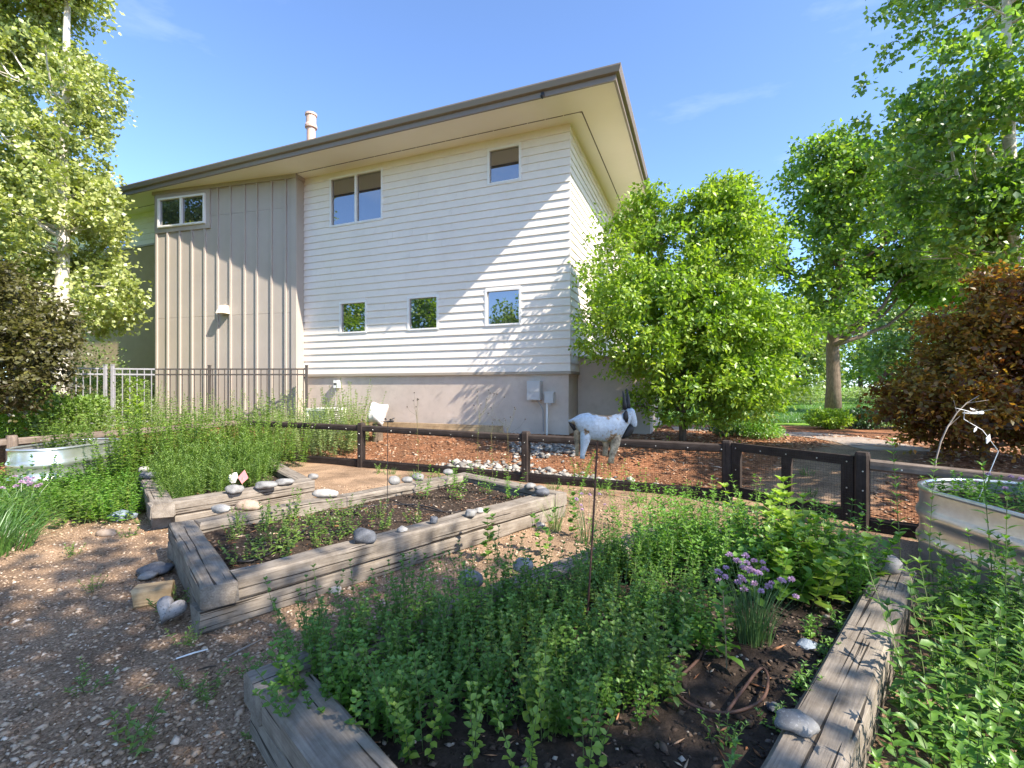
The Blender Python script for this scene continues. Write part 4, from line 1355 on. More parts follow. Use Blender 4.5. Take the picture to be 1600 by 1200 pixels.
# trees and bushes beyond the lawn
for i, (px, y, h, r, m, nl) in enumerate([(1245, 34, 8.5, 3.2, 'lf_back', 5200), (1345, 40, 11, 3.8, 'lf_maple', 5200), (1430, 33, 9, 3.4, 'lf_back', 5200), (1530, 36, 11, 4.0, 'lf_maple', 4600),
                                        (1170, 30, 7, 2.8, 'lf_maple', 4600), (1390, 52, 13, 5, 'lf_back', 4200), (1290, 55, 12, 5, 'lf_maple', 4200), (1610, 27, 8.5, 3.3, 'lf_back', 4200), (1100, 28, 6, 2.6, 'lf_back', 3600)]):
    x = (px - 800) / FPX * y
    tree('far_tree', ['pale green rounded tree at the far edge of the lawn', 'dark green rounded tree at the far edge of the lawn'][m == 'lf_maple'], 'tree', gpos(x, y), lean(h * .7, .2, .05, 0, 0, 5, 40 + i),
         [(0, 0, h * .3, r, r, h * .22, 1.2), (0, 0, h * .62, r * .85, r * .85, h * .3, 1.3)], M[m], M['bark'], (.30, .22), nl, .6, 24, 60 + i, 'trees at the far edge of the lawn', hole=-.2, hole_s=.3, limbs=False)

def shrub(name, label, x, y, r, h, mat, n, leaf, seed, group=None, cat_='shrub', stemmat='bark', z=None):
    g = np.random.default_rng(seed)
    z = gz(x, y) if z is None else z
    st = MB()
    for k in range(7):
        a = g.uniform(0, 6.28); rr = g.uniform(.2, .75) * r
        e = Vector((math.cos(a) * rr, math.sin(a) * rr, h * g.uniform(.5, .85)))
        st.tube([(0, 0, -.05), e * .5 + Vector((0, 0, .05)), e], [.016, .012, .005], 4, cap=False)
    o = st.build(name, M[stemmat])
    o.location = (x, y, z)
    d = unit(g.normal(size=(n, 3))); rr = g.uniform(size=n) ** (1 / 2.6)
    lump = np.array([1 + .35 * noise.noise(Vector(q * 1.6) + Vector((seed, 0, 0))) for q in d])
    P = d * (rr * lump)[:, None] * np.array([r, r, h * .5]) + np.array([0, 0, h * .52])
    P = P[P[:, 2] > .01]
    dd = unit(P - np.array([0, 0, h * .4]))
    D = unit(dd + g.normal(size=P.shape) * .7); Nn = unit(g.normal(size=P.shape) * .5 + np.array([0, 0, .6]) + dd * .3)
    s = g.uniform(.6, 1.3, len(P))
    V, T = place(RHOMB, P, D, Nn, leaf[0] * s, leaf[1] * s)
    obj('foliage', np_mesh('foliage', V, T), M[mat], o)
    tag(o, label, cat_, group)
    return o

SG = 'low shrubs round the lawn path'
shrub('boxwood', 'dark green mounded shrub at the edge of the lawn near the maple', 8.7, 11.7, .62, .5, 'lf_boxwood', 3600, (.06, .04), 1, SG)
shrub('boxwood', 'mid green mounded shrub under the maple trunk beside the path', 7.75, 11.6, .5, .5, 'lf_shrub', 2400, (.07, .045), 2, SG)
shrub('boxwood', 'small bright clump by the garden gate path', 5.0, 9.6, .5, .3, 'lf_mint', 1800, (.06, .03), 3, SG)
shrub('boxwood', 'small dark clump under the serviceberry beside the path', 4.5, 10.0, .35, .25, 'lf_boxwood', 1200, (.05, .03), 4, SG)
shrub('boxwood', 'green shrub between the copper bush and the lawn', 9.9, 11.6, .6, .55, 'lf_boxwood', 3000, (.07, .045), 5, SG)
for i, (px, y, r, h) in enumerate([(1232, 27, 1.1, 1.0), (1268, 27, 1.1, 1.1), (1345, 28, 1.1, 1.0), (1385, 27, 1.2, 1.1), (1418, 27, 1.1, 1.1), (1180, 26, 1.1, 1.0), (1455, 27, 1.2, 1.2)]):
    x = (px - 800) / FPX * y
    shrub('catmint', 'grey green mounded perennial in the far border of the lawn', x, y, r, h, 'lf_sage', 1500, (.14, .06), 70 + i, 'perennials in the far border')
for i, (x, y, r, h, m) in enumerate([(-12.0, 9.4, 1.1, 1.7, 'lf_lime'), (-10.2, 9.6, .8, 1.2, 'lf_lime'), (-13.2, 14, 1.6, 2.6, 'lf_back'), (-11.3, 13.4, 1.0, 1.5, 'lf_back'), (-9.0, 9.6, .7, 1.0, 'lf_feather')]):
    shrub('sunlit_shrub', 'sunlit yellow green shrub beyond the low fence near the aspen', x, y, r, h, m, 3800, (.08, .05), 90 + i, 'sunlit shrubs by the aspen')

# ------------------------------------------------------------------ herbs: each clump its own thing, stems with their foliage
def herb_mesh(seed, n_stem, h, spread, pairs, leaf, tpl, taper=.5, lean_=.25, droop=-.1, bare=.12, rosette=True, stem_r=.0022, whorl=2, min_h=.6):
    g = np.random.default_rng(seed)
    st = MB()
    Ps, Ds, Ns, Ls = [], [], [], []
    for s in range(n_stem):
        a, rr = g.uniform(0, 6.283), spread * math.sqrt(g.uniform())
        b = np.array([math.cos(a) * rr, math.sin(a) * rr, -.01])
        H = h * g.uniform(min_h, 1.12)
        ln = np.array([math.cos(a), math.sin(a)]) * lean_ * (rr / max(spread, .01)) + g.normal(size=2) * .07
        tip = b + np.array([ln[0] * H, ln[1] * H, H])
        mid = b + np.array([ln[0] * H * .35, ln[1] * H * .35, H * .5])
        st.tube([Vector(b), Vector(mid), Vector(tip)], [stem_r, stem_r * .8, stem_r * .5], 3, cap=False)
        a0 = g.uniform(0, 6.28)
        for k in range(pairs):
            u = bare + (1 - bare) * (k + .5) / pairs
            p = b * (1-u)**2 + 2 * mid * u * (1-u) + tip * u * u if False else (b + (mid - b) * min(1, u * 2) if u < .5 else mid + (tip - mid) * (u - .5) * 2)
            for q in range(whorl):
                an = a0 + k * 1.57 + q * 6.283 / whorl + g.normal() * .25
                upw = .15 + .6 * u + droop + g.normal() * .2
                d = np.array([math.cos(an), math.sin(an), upw])
                Ps.append(p); Ds.append(d); Ns.append(np.array([-math.cos(an) * upw * .8, -math.sin(an) * upw * .8, 1]) + g.normal(size=3) * .22)
                Ls.append(leaf[0] * (1 - taper * u * u) * g.uniform(.75, 1.2))
        if rosette:
            for q in range(5):
                an = a0 + q * 1.257 + g.normal() * .2
                d = np.array([math.cos(an), math.sin(an), 1.0])
                Ps.append(tip); Ds.append(d); Ns.append(np.array([-math.cos(an), -math.sin(an), .9])); Ls.append(leaf[0] * .55 * g.uniform(.7, 1.2))
    Ls = np.array(Ls)
    V, T = place(tpl, np.array(Ps), np.array(Ds), np.array(Ns), Ls, Ls * leaf[1] / leaf[0])
    return st.mesh('stems'), np_mesh('foliage', V, T)

def herb_set(name, label, cat_, group, variants, stemmat, leafmat, spots, scale=(.85, 1.15), seed=5):
    """spots: (x,y,z[,scale]); the first of each variant is built, the others are copies"""
    g = random.Random(seed)
    protos = []
    mats = leafmat if isinstance(leafmat, (list, tuple)) else [leafmat]
    for q, (st, fo) in enumerate(variants):
        st.materials.append(M[stemmat]); fo.materials.append(M[mats[q % len(mats)]])
        protos.append((st, fo))
    out = []
    for i, sp in enumerate(spots):
        st, fo = protos[i % len(protos)]
        o = bpy.data.objects.new(name, st); COL.objects.link(o)
        f = bpy.data.objects.new('foliage', fo); COL.objects.link(f); f.parent = o
        s = g.uniform(*scale) * (sp[3] if len(sp) > 3 else 1)
        o.location = sp[:3]; o.scale = (s, s, s * g.uniform(.9, 1.1)); o.rotation_euler = (g.uniform(-.06, .06), g.uniform(-.06, .06), g.uniform(0, 6.28))
        tag(o, label, cat_, group)
        out.append(o)
    return out

def scatter_poly(poly, n, seed, mind=.1):
    """points inside a polygon given in photo-independent ground coordinates"""
    g = random.Random(seed)
    xs = [p[0] for p in poly]; ys = [p[1] for p in poly]
    out = []
    def inside(x, y):
        c = False
        for i in range(len(poly)):
            (x1, y1), (x2, y2) = poly[i], poly[i - 1]
            if (y1 > y) != (y2 > y) and x < (x2 - x1) * (y - y1) / (y2 - y1) + x1: c = not c
        return c
    t = 0
    while len(out) < n and t < 20000:
        t += 1
        x, y = g.uniform(min(xs), max(xs)), g.uniform(min(ys), max(ys))
        if inside(x, y) and all((x - a) ** 2 + (y - b) ** 2 > mind * mind for a, b in out): out.append((x, y))
    return out

SZ = .2
# --- oregano filling the near half of the first bed
ore_v = [herb_mesh(100 + i, n_, h_, .13, p_, lf_, OVAL, .45, ln_, min_h=.4) for i, (n_, h_, p_, lf_, ln_) in enumerate(
    [(15, .36, 9, (.036, .025), .35), (13, .30, 8, (.042, .030), .5), (16, .40, 11, (.031, .021), .3), (12, .33, 8, (.048, .033), .45), (17, .28, 8, (.034, .026), .6), (14, .38, 10, (.038, .024), .4), (11, .43, 11, (.034, .02), .55)])]
u_ = lambda u, v: tuple(in_bed(IN1, u, v))
ore_poly = [u_(.0, -.05), u_(.0, .2), u_(.06, .42), u_(.2, .62), u_(.36, .72), u_(.55, .62), u_(.66, .36), u_(.7, .06), u_(.4, .07), u_(.25, -.03)]
spots = [(x, y, SZ, 1.0) for x, y in scatter_poly(ore_poly, 76, 3, .11)]
spots += [(*u_(u, -.04), SZ, 1.15) for u in (.0, .05, .11, .17)] + [(*u_(-.02, v), SZ, 1.1) for v in (.05, .13)] + [(-1.0, 2.45, 0, 1.1), (-.7, 2.72, 0, 1.0), (-.42, 2.98, 0, 1.0)]
herb_set('oregano_plant', 'leafy dark green oregano clump in the timber bed with the goat stake', 'herb', 'oregano clumps in the bed', ore_v, 'stem', ['lf_oregano', 'lf_nettle', 'lf_oregano', 'lf_mint', 'lf_oregano', 'lf_feather', 'lf_oregano'], spots, (.62, 1.05))
# a few oregano sprigs at the front, sunlight put into their lime leaf colour
spr_v = [herb_mesh(140 + i, 3, .34, .04, 8, (.04, .028), OVAL, .4, .3) for i in range(3)]
herb_set('sunlit_tint_sprig', 'oregano sprig at the front of the oregano bed, sunlight painted as yellow green leaves', 'herb', 'pale sprigs at the front of the bed', spr_v, 'stem', 'lf_lime',
         [(*u_(.07, .5), SZ), (*u_(.09, .62), SZ), (*u_(.14, .7), SZ), (*u_(.03, .42), SZ), (*u_(.05, .3), SZ), (*u_(.16, .55), SZ, 1.1)], (.8, 1.1), 8)
# --- brighter mint at the far end of the bed
mint_v = [herb_mesh(160 + i, 13, .44, .15, 10, (.06, .024), LANCE, .35, .3) for i in range(4)]
mint_poly = [u_(.66, .08), u_(.7, .35), u_(.78, .62), u_(.86, .9), u_(1.0, .95), u_(1.02, .04)]
herb_set('mint_plant', 'bright green mint clump at the far end of the oregano bed', 'herb', 'mint clumps at the far end of the bed', mint_v, 'stem', 'lf_mint', [(x, y, SZ) for x, y in scatter_poly(mint_poly, 30, 6, .16)], seed=12)
# --- broad yellow-green leaves near the speckled boulder
brd_v = [herb_mesh(180 + i, 6, .48, .12, 6, (.10, .075), OVAL, .35, .4, rosette=True, stem_r=.003) for i in range(2)]
herb_set('lemon_balm', 'broad lime leaved plant beside the far timber of the oregano bed', 'herb', 'broad lime leaved plants in the bed', brd_v, 'stem', 'lf_lime',
         [(*u_(.86, .66), SZ), (*u_(.80, .76), SZ), (*u_(.93, .7), SZ), (*u_(.9, .82), SZ, .9), (*u_(.89, .6), SZ)], (1.0, 1.25), 3)
brd_d = [herb_mesh(190 + i, 7, .34, .14, 6, (.085, .06), OVAL, .3, .45, rosette=True, stem_r=.003) for i in range(2)]
herb_set('broad_leaf_herb', 'broad mid green leafy plant between chives and far timber', 'herb', 'broad mid green plants in the bed', brd_d, 'stem', 'lf_mint',
         [(*u_(.82, .6), SZ), (*u_(.88, .78), SZ), (*u_(.76, .7), SZ), (*u_(.95, .84), SZ), (*u_(.97, .6), SZ)], (.85, 1.1), 4)
bare_v = [herb_mesh(194 + i, 5, .12, .05, 5, (.035, .014), LANCE, .2, .6) for i in range(2)]
herb_set('soil_sprout', 'small green sprout on the bare soil under the chives', 'seedling', 'sprouts on the bare soil', bare_v, 'stem', 'lf_mint', [(*u_(u, v), SZ) for u, v in ((.3, .85), (.38, .92), (.5, .9), (.6, .93), (.22, .9), (.66, .86), (.44, .98), (.14, .88), (.72, .95))], (.6, 1.3), 13)
# --- lone tall broad sprout standing in front of the chives
spt = [herb_mesh(199, 1, .52, .005, 7, (.085, .05), OVAL, .2, .05, rosette=True, stem_r=.004)]
herb_set('tall_sprout', 'lone tall sprout with broad leaves in front of the chives', 'herb', None, spt, 'stem_dry', 'lf_oregano', [(*u_(.47, .74), SZ)], (1, 1), 2)

# --- nettle-like weeds right of the first bed
net_v = [herb_mesh(200 + i, 8, .6, .16, 9, (.085, .036), LANCE, .3, .25, stem_r=.0028) for i in range(4)]
net_poly = [(1.25, 1.35), (1.75, 1.9), (2.35, 2.55), (2.75, 3.05), (3.1, 3.1), (3.2, 2.2), (2.6, 1.2), (1.9, .9)]
herb_set('nettle_plant', 'tall lance leaved weed growing between the oregano bed and tank', 'weed', 'weeds between the bed and the tank', net_v, 'stem', ['lf_nettle', 'lf_mint', 'lf_nettle', 'lf_oregano'], [(x, y, 0) for x, y in scatter_poly(net_poly, 34, 9, .2)], (.75, 1.1), 14)
tal_v = [herb_mesh(220 + i, 1, .95, .01, 11, (.085, .022), LANCE, .3, .15, stem_r=.0035, bare=.45) for i in range(2)]
herb_set('tall_weed', 'tall thin weed with narrow leaves in front of the tank', 'weed', 'tall weeds in front of the tank', tal_v, 'stem', 'lf_mint', [(2.62, 3.18, 0), (2.82, 2.75, 0), (2.95, 3.35, 0), (2.5, 2.4, 0), (3.05, 2.6, 0)], (.85, 1.1), 6)
low_v = [herb_mesh(230 + i, 12, .2, .18, 5, (.045, .03), OVAL, .3, .5) for i in range(2)]
herb_set('low_weed', 'low leafy weed on the ground under the lance leaved weeds', 'weed', 'low weeds by the tank', low_v, 'stem', 'lf_nettle', [(x, y, 0) for x, y in scatter_poly(net_poly, 22, 19, .22)], (.8, 1.2), 15)

# --- feathery plants in the third bed
fea_v = [herb_mesh(240 + i, 18, .5, .22, 14, (.07, .013), LANCE, .2, .3, droop=.25, whorl=4, rosette=False, stem_r=.0018) for i in range(4)]
b3 = lambda u, v: tuple(in_bed(IN3, u, v))
herb_set('feathery_plant', 'feathery green plant crowded in the timber bed with the pink marker', 'herb', 'feathery plants in the bed', fea_v, 'stem', 'lf_feather',
         [(*b3(u, v), SZ, 1.0 if v > .35 else .75) for u, v in [(.08, .1), (.1, .3), (.06, .55), (.1, .8), (.3, .12), (.32, .35), (.3, .6), (.34, .85), (.5, .3), (.52, .55), (.55, .8), (.72, .45), (.75, .7), (.9, .6), (.92, .85), (.66, .2), (.2, .45), (.2, .7), (.43, .7), (.62, .65)]], (.85, 1.2), 21)
# --- tall spikes behind: penstemon and sage outside and inside the back fence
spk_v = [herb_mesh(260 + i, 16, 1.0, .24, 18, (.075, .036), LANCE, .5, .22, droop=.1, whorl=3, stem_r=.0028) for i in range(4)]
spk = [(-5.2, 8.6, 0), (-4.8, 8.9, 0), (-4.5, 8.4, 0), (-5.5, 8.2, 0), (-5.6, 8.9, 0), (-5.0, 9.3, 0), (-6.0, 8.4, 0), (-5.9, 9.1, 0), (-6.2, 7.9, 0), (-5.7, 7.7, 0), (-5.3, 7.6, .1), (-4.6, 9.3, 0), (-4.1, 8.9, 0), (-5.4, 9.6, 0), (-6.3, 8.8, 0), (-6.4, 8.2, 0), (-5.9, 7.3, 0), (-5.75, 6.9, 0), (-6.0, 7.75, 0)]
herb_set('spire_plant', 'tall green spired plant growing thickly behind the feathery bed', 'perennial', 'spired plants behind the feathery bed', spk_v, 'stem', 'lf_feather', spk, (.85, 1.15), 22)
sge_v = [herb_mesh(280 + i, 20, 1.05, .3, 18, (.075, .032), LANCE, .5, .3, droop=.1, whorl=3, stem_r=.0028) for i in range(3)]
sge = [(x, y, gz(x, y)) for x, y in [(-5.0, 10.4), (-4.4, 10.1), (-4.0, 10.5), (-4.6, 10.9), (-5.6, 10.7), (-3.9, 9.75), (-6.2, 10.9), (-6.8, 10.6), (-7.3, 10.4), (-5.2, 11.3), (-7.0, 9.7), (-7.8, 10.0), (-3.6, 10.1), (-7.9, 9.2), (-4.3, 11.0), (-3.9, 11.3), (-4.8, 11.6), (-5.8, 11.5), (-6.6, 11.3), (-7.4, 11.1), (-8.4, 10.9), (-8.9, 10.4), (-3.4, 10.7)]]
herb_set('sage_plant', 'tall pale grey green sage growing outside the back rail', 'perennial', 'pale sages outside the back rail', sge_v, 'stem', 'lf_sage', sge, (.85, 1.15), 23)
mul_v = [herb_mesh(295, 6, 1.1, .1, 7, (.26, .09), LANCE, .55, .3, droop=.2, stem_r=.006)]
herb_set('horseradish', 'big pale leaved plant standing against the grey metal fence', 'perennial', None, mul_v, 'stem', 'lf_lime', [(-8.3, 10.6, gz(-8.3, 10.6))], (1.05, 1.05), 3)
# plants in the small tank
tkv = [herb_mesh(300 + i, 9, .42, .14, 9, (.06, .03), LANCE, .4, .45) for i in range(3)]
herb_set('tank_herb', 'leafy green herb growing in the tank by the dusky tree', 'herb', 'herbs in the tank by the dusky tree', tkv, 'stem', 'lf_feather', [(-6.6, 6.75, .56), (-6.5, 6.95, .56), (-6.7, 7.1, .56), (-6.55, 7.3, .56), (-6.7, 6.85, .56), (-6.5, 7.15, .56)], (.85, 1.2), 33)

tk2 = [herb_mesh(310 + i, 12, .16, .16, 6, (.05, .026), OVAL, .3, .5) for i in range(2)]
herb_set('tank_groundcover', 'low leafy herb carpeting the soil of the tank near the gate', 'herb', 'low herbs in the tank near the gate', tk2, 'stem', 'lf_mint', [(3.7, 3.9, .56), (4.0, 4.05, .56), (4.25, 3.85, .56), (3.6, 3.55, .56), (3.95, 3.4, .56), (4.25, 3.45, .56), (3.65, 3.0, .56), (3.95, 2.85, .56), (4.25, 3.05, .56), (3.7, 2.5, .56)], (.9, 1.2), 34)

# --- ground cover left of the third bed
gcv = [herb_mesh(320 + i, 20, .3, .22, 8, (.05, .032), OVAL, .35, .45) for i in range(4)]
gc_poly = [(-6.6, 5.15), (-6.95, 6.2), (-6.2, 6.4), (-6.05, 7.2), (-5.7, 7.5), (-5.35, 6.85), (-4.75, 6.0), (-4.35, 5.35), (-5.0, 4.9)]
herb_set('mint_clump', 'leafy green ground cover plant between the tank and feathery bed', 'herb', 'ground cover by the tank', gcv, 'stem', ['lf_mint', 'lf_oregano', 'lf_mint', 'lf_feather'], [(x, y, 0) for x, y in scatter_poly(gc_poly, 46, 41, .2)], (.85, 1.2), 35)

herb_set('tank_side_plant', 'taller leafy green plant pressed against the small tank', 'herb', 'plants against the small tank', [herb_mesh(330 + i, 16, .46, .2, 10, (.055, .034), OVAL, .35, .4) for i in range(2)], 'stem', ['lf_oregano', 'lf_mint'],
         [(-6.0, 6.45, 0), (-6.05, 6.8, 0), (-6.25, 6.25, 0), (-6.55, 6.15, 0), (-6.9, 6.2, 0), (-5.95, 7.1, 0)], (.9, 1.15), 44)

# --- seedlings in the second bed
sdv = [herb_mesh(340 + i, 7, .2, .09, 7, (.035, .018), OVAL, .3, .5) for i in range(3)]
b2 = lambda u, v: tuple(in_bed(IN2, u, v))
sd = [(.04, .3), (.1, .25), (.12, .5), (.17, .35), (.2, .6), (.24, .4), (.07, .7), (.28, .65), (.15, .8), (.33, .5), (.22, .22), (.3, .3), (.4, .7), (.42, .3), (.46, .5), (.1, .92), (.52, .25), (.25, .85)]
herb_set('seedling', 'small green seedling clump in the bed of mostly bare soil', 'seedling', 'seedlings in the bare bed', sdv, 'stem', 'lf_feather', [(*b2(u, v), SZ) for u, v in sd], (.7, 1.35), 36)
dtv = [herb_mesh(350 + i, 5, .3, .08, 8, (.05, .02), LANCE, .3, .5) for i in range(2)]
herb_set('bed_end_plant', 'leafy plant at the far end of the bare soil bed', 'herb', 'plants at the far end of the bare bed', dtv, 'stem', 'lf_mint', [(*b2(.9, .8), SZ), (*b2(.8, .5), SZ), (*b2(.72, .75), SZ), (*b2(.95, .5), SZ), (*b2(.93, .25), SZ, 1.3)], (.8, 1.3), 37)
# sapling beside the second bed
sap = [herb_mesh(361, 2, .62, .03, 8, (.075, .06), OVAL, .2, .25, stem_r=.003), herb_mesh(362, 2, .5, .03, 7, (.07, .06), OVAL, .2, .25, stem_r=.003)]
herb_set('sapling', 'young sapling with rounded leaves in the path between the beds', 'sapling', 'saplings between the beds', sap, 'stem_dry', 'lf_oregano', [(-.22, 4.05, 0), (.28, 4.25, 0), (.62, 4.75, 0)], (.9, 1.1), 38)
# weeds in gravel and along the fence
wdv = [herb_mesh(370 + i, 6, .1, .05, 4, (.03, .012), LANCE, .2, .7) for i in range(3)]
wd_sp = [(-1.45, 2.25), (-1.55, 2.35), (-1.38, 2.5), (-1.9, 2.75), (-2.3, 3.2), (-2.6, 3.9), (-1.2, 2.9), (-3.1, 3.5), (-1.6, 1.95), (-2.9, 4.6), (-1.1, 2.05), (-.5, 3.0), (.1, 3.7), (-2.1, 2.35), (-1.85, 7.7), (-1.2, 7.75), (-.6, 7.4), (-.2, 7.3), (-2.3, 8.2), (-.9, 6.95), (1.0, 6.6), (1.6, 6.1), (.8, 6.2), (1.2, 5.6), (-3.9, 4.2), (-4.0, 5.2), (-3.85, 4.75), (2.5, 5.6), (2.9, 5.2), (3.1, 4.7), (2.2, 5.2)]
herb_set('small_weed', 'small green weed sprouting from the brown gravel path', 'weed', 'weeds in the gravel', wdv, 'stem', 'lf_feather', [(x, y, 0) for x, y in wd_sp], (.6, 1.6), 39)
nfv = [herb_mesh(380 + i, 7, .45, .12, 9, (.06, .02), LANCE, .3, .4) for i in range(2)]
herb_set('fence_weed', 'leafy weed growing along the inside of the low fence', 'weed', 'weeds along the low fence', nfv, 'stem', 'lf_mint', [(1.3, 6.5, 0), (1.75, 6.2, 0), (2.2, 5.9, 0), (.75, 6.0, 0), (2.75, 5.35, 0), (1.6, 5.3, 0), (2.3, 4.9, 0), (1.2, 5.0, 0), (3.0, 4.5, 0), (1.1, 7.7, .02)], (.7, 1.2), 40)

# --- blades: chives, grass clump
def blades_mesh(seed, n, h, spread, w, lean_=.35, arch=.3, min_h=.6):
    g = np.random.default_rng(seed)
    a = g.uniform(0, 6.283, n); rr = spread * np.sqrt(g.uniform(size=n))
    B = np.stack([np.cos(a) * rr, np.sin(a) * rr, np.full(n, -.005)], 1)
    H = h * g.uniform(min_h, 1.1, n)
    o = np.stack([np.cos(a), np.sin(a)], 1) * (lean_ * g.uniform(.2, 1.2, n))[:, None] + g.normal(size=(n, 2)) * .1
    side = np.stack([-np.sin(a + g.normal(size=n)), np.cos(a + g.normal(size=n)), np.zeros(n)], 1)
    rows = []
    for u in (0, .35, .7, 1):
        c = B + np.concatenate([o * (H * u ** 1.6)[:, None], (H * (u - arch * u ** 3 * np.linalg.norm(o, axis=1)))[:, None]], 1)
        ww = w * (1 - u) ** .6 * .5 + .0002
        rows.append(c - side * ww); rows.append(c + side * ww)
    V = np.stack(rows, 1)
    tri = np.array([(0,1,3),(0,3,2),(2,3,5),(2,5,4),(4,5,7),(4,7,6)])
    T = (tri[None] + (np.arange(n) * 8)[:, None, None]).reshape(-1, 3)
    return np_mesh('blades', V.reshape(-1, 3), T), B, o, H

def flower_head(r, seed):
    g = np.random.default_rng(seed)
    n = 46
    d = unit(g.normal(size=(n, 3))); d[:, 2] = np.abs(d[:, 2]) * 1.1 - .35; d = unit(d)
    V, T = place(RHOMB, d * r * .25, d, unit(g.normal(size=(n, 3))), np.full(n, r * .85), np.full(n, r * .42))
    return np_mesh('flower_head', V, T)
HEADS = [flower_head(.017, 1), flower_head(.015, 2), flower_head(.013, 3)]
for hme in HEADS: hme.materials.append(M['petal'])

def chives(label, loc, n, h, spread, heads, seed, group='flowering chives', hs=1.0):
    me, B, o_, H = blades_mesh(seed, n, h, spread, .004, .4, .25)
    root = obj('chive_clump', me, M['lf_chive'])
    root.location = loc
    tag(root, label, 'herb', group)
    g = random.Random(seed)
    for k in range(heads):
        a, rr = g.uniform(0, 6.28), spread * 2.6 * math.sqrt(g.uniform(.02, 1))
        tip = Vector((math.cos(a) * rr, math.sin(a) * rr * .8, h * g.uniform(.82, 1.18)))
        st = MB().tube([(tip.x * .2, tip.y * .2, 0), (tip.x * .55, tip.y * .55, tip.z * .55), tip], [.0018, .0016, .0013], 4, cap=False).build('flower_stalk', M['lf_chive'], root)
        hd = obj('flower_head', HEADS[k % 3], None, st, tip)
        hd.scale = (hs, hs, hs * .85); hd.rotation_euler = (g.uniform(-.3, .3), g.uniform(-.3, .3), g.uniform(0, 6))
    return root
chives('chive clump with many mauve flower heads in the oregano bed', (*u_(.58, .74), SZ), 170, .34, .085, 30, 3, hs=1.25)
chives('chive clump with mauve heads among the ground cover by the tank', (-5.55, 5.35, 0), 90, .42, .09, 13, 4, hs=1.7)
chives('thin chive clump in the path beside the oregano bed', (.72, 4.55, 0), 40, .4, .07, 8, 5, hs=1.2)
chives('chives growing in the tank near the gate end of the fence', (3.85, 3.2, .55), 190, .26, .2, 9, 6, hs=1.2)
chives('chives growing in the tank toward the far rounded end', (4.05, 3.65, .55), 130, .22, .16, 4, 7, hs=1.2)

def grass_clump(label, loc, n, h, spread, w, seed, lean_=.7, arch=.5, group='grass clumps', mat='lf_grass'):
    me, *_ = blades_mesh(seed, n, h, spread, w, lean_, arch)
    o = obj('grass_clump', me, M[mat]); o.location = loc
    return tag(o, label, 'grass', group)
grass_clump('arching bright green grass clump at the edge of the gravel path', (-4.75, 4.25, 0), 420, .5, .32, .009, 1, 1.0, .5)
grass_clump('larger arching grass clump beside the mauve chives', (-5.45, 4.7, 0), 420, .55, .35, .009, 2, .9, .45)
grass_clump('pale grass tuft between the beds', (.45, 4.9, 0), 60, .4, .06, .006, 3, .5, .3, mat='lf_sage')
for i, (x, y) in enumerate([(-1.6, 7.85), (-.75, 7.5), (-2.1, 8.15), (.6, 6.9), (1.3, 6.9), (2.6, 6.6), (3.9, 6.2), (4.3, 6.9)]):
    grass_clump('short grass tuft at the foot of the low fence', (x, y, gz(x, y)), 60, .14, .1, .005, 10 + i, .7, .4, 'grass tufts by the low fence')

# --- tall dry stalks with dark seed heads
def stalk(label, x, y, z, h, n, seed, group='seeding stalks', spread=.09):
    g = random.Random(seed)
    mb = MB()
    tips = []
    lx, ly = g.uniform(-.06, .06), g.uniform(-.05, .05)
    top = Vector((lx, ly, h))
    mb.tube([(0, 0, 0), (lx * .3, ly * .3, h * .5), (lx * .7, ly * .7, h * .78)], [.0026, .0022, .0018], 5)
    for k in range(n):
        b = Vector((lx, ly, h)) * g.uniform(.55, .78)
        t = Vector((lx + g.gauss(0, spread), ly + g.gauss(0, spread), h * g.uniform(.84, 1.02)))
        mb.tube([b, (b + t) / 2 + Vector(((t.x - b.x) * .2, (t.y - b.y) * .2, 0)), t], [.0014, .0012, .001], 4, cap=False)
        tips.append(t)
    o = mb.build('seed_stalk', M['stalk']); o.location = (x, y, z)
    tag(o, label, 'plant', group)
    hm = None
    for t in tips:
        if hm is None:
            q = MB().tube([(0, 0, -.008), (0, 0, 0), (0, 0, .012)], [.004, .009, .003], 6).build('seed_head', M['stem_dark'], o, t); hm = q.data
        else: obj('seed_head', hm, None, o, t)
    P, D, N_, L_ = [], [], [], []
    ng = np.random.default_rng(seed)
    for k in range(9):
        a = ng.uniform(0, 6.28); zz = h * ng.uniform(.08, .55)
        P.append((lx * zz / h, ly * zz / h, zz)); D.append((math.cos(a), math.sin(a), .5)); N_.append((0, 0, 1)); L_.append(.05 * ng.uniform(.6, 1.2))
    V, T = place(LANCE, np.array(P), np.array(D), np.array(N_), np.array(L_), np.array(L_) * .3)
    obj('foliage', np_mesh('foliage', V, T), M['lf_feather'], o)
stalk('tall stalk of dark seed heads behind the trio of grey stones', *at(654, 748, SZ).xy, SZ, 1.2, 8, 1)
stalk('tall wispy stalk of seed heads near the far bed corner', *at(745, 745, SZ).xy, SZ, 1.22, 10, 2, spread=.14)
stalk('tall wispy stalk of seed heads beside the end timber of the bare bed', *at(795, 758, SZ).xy, SZ, 1.02, 9, 3, spread=.13)
stalk('thin stalk of seed heads against the low fence post', *at(770, 752, .1).xy, .05, 1.0, 6, 4, spread=.12)

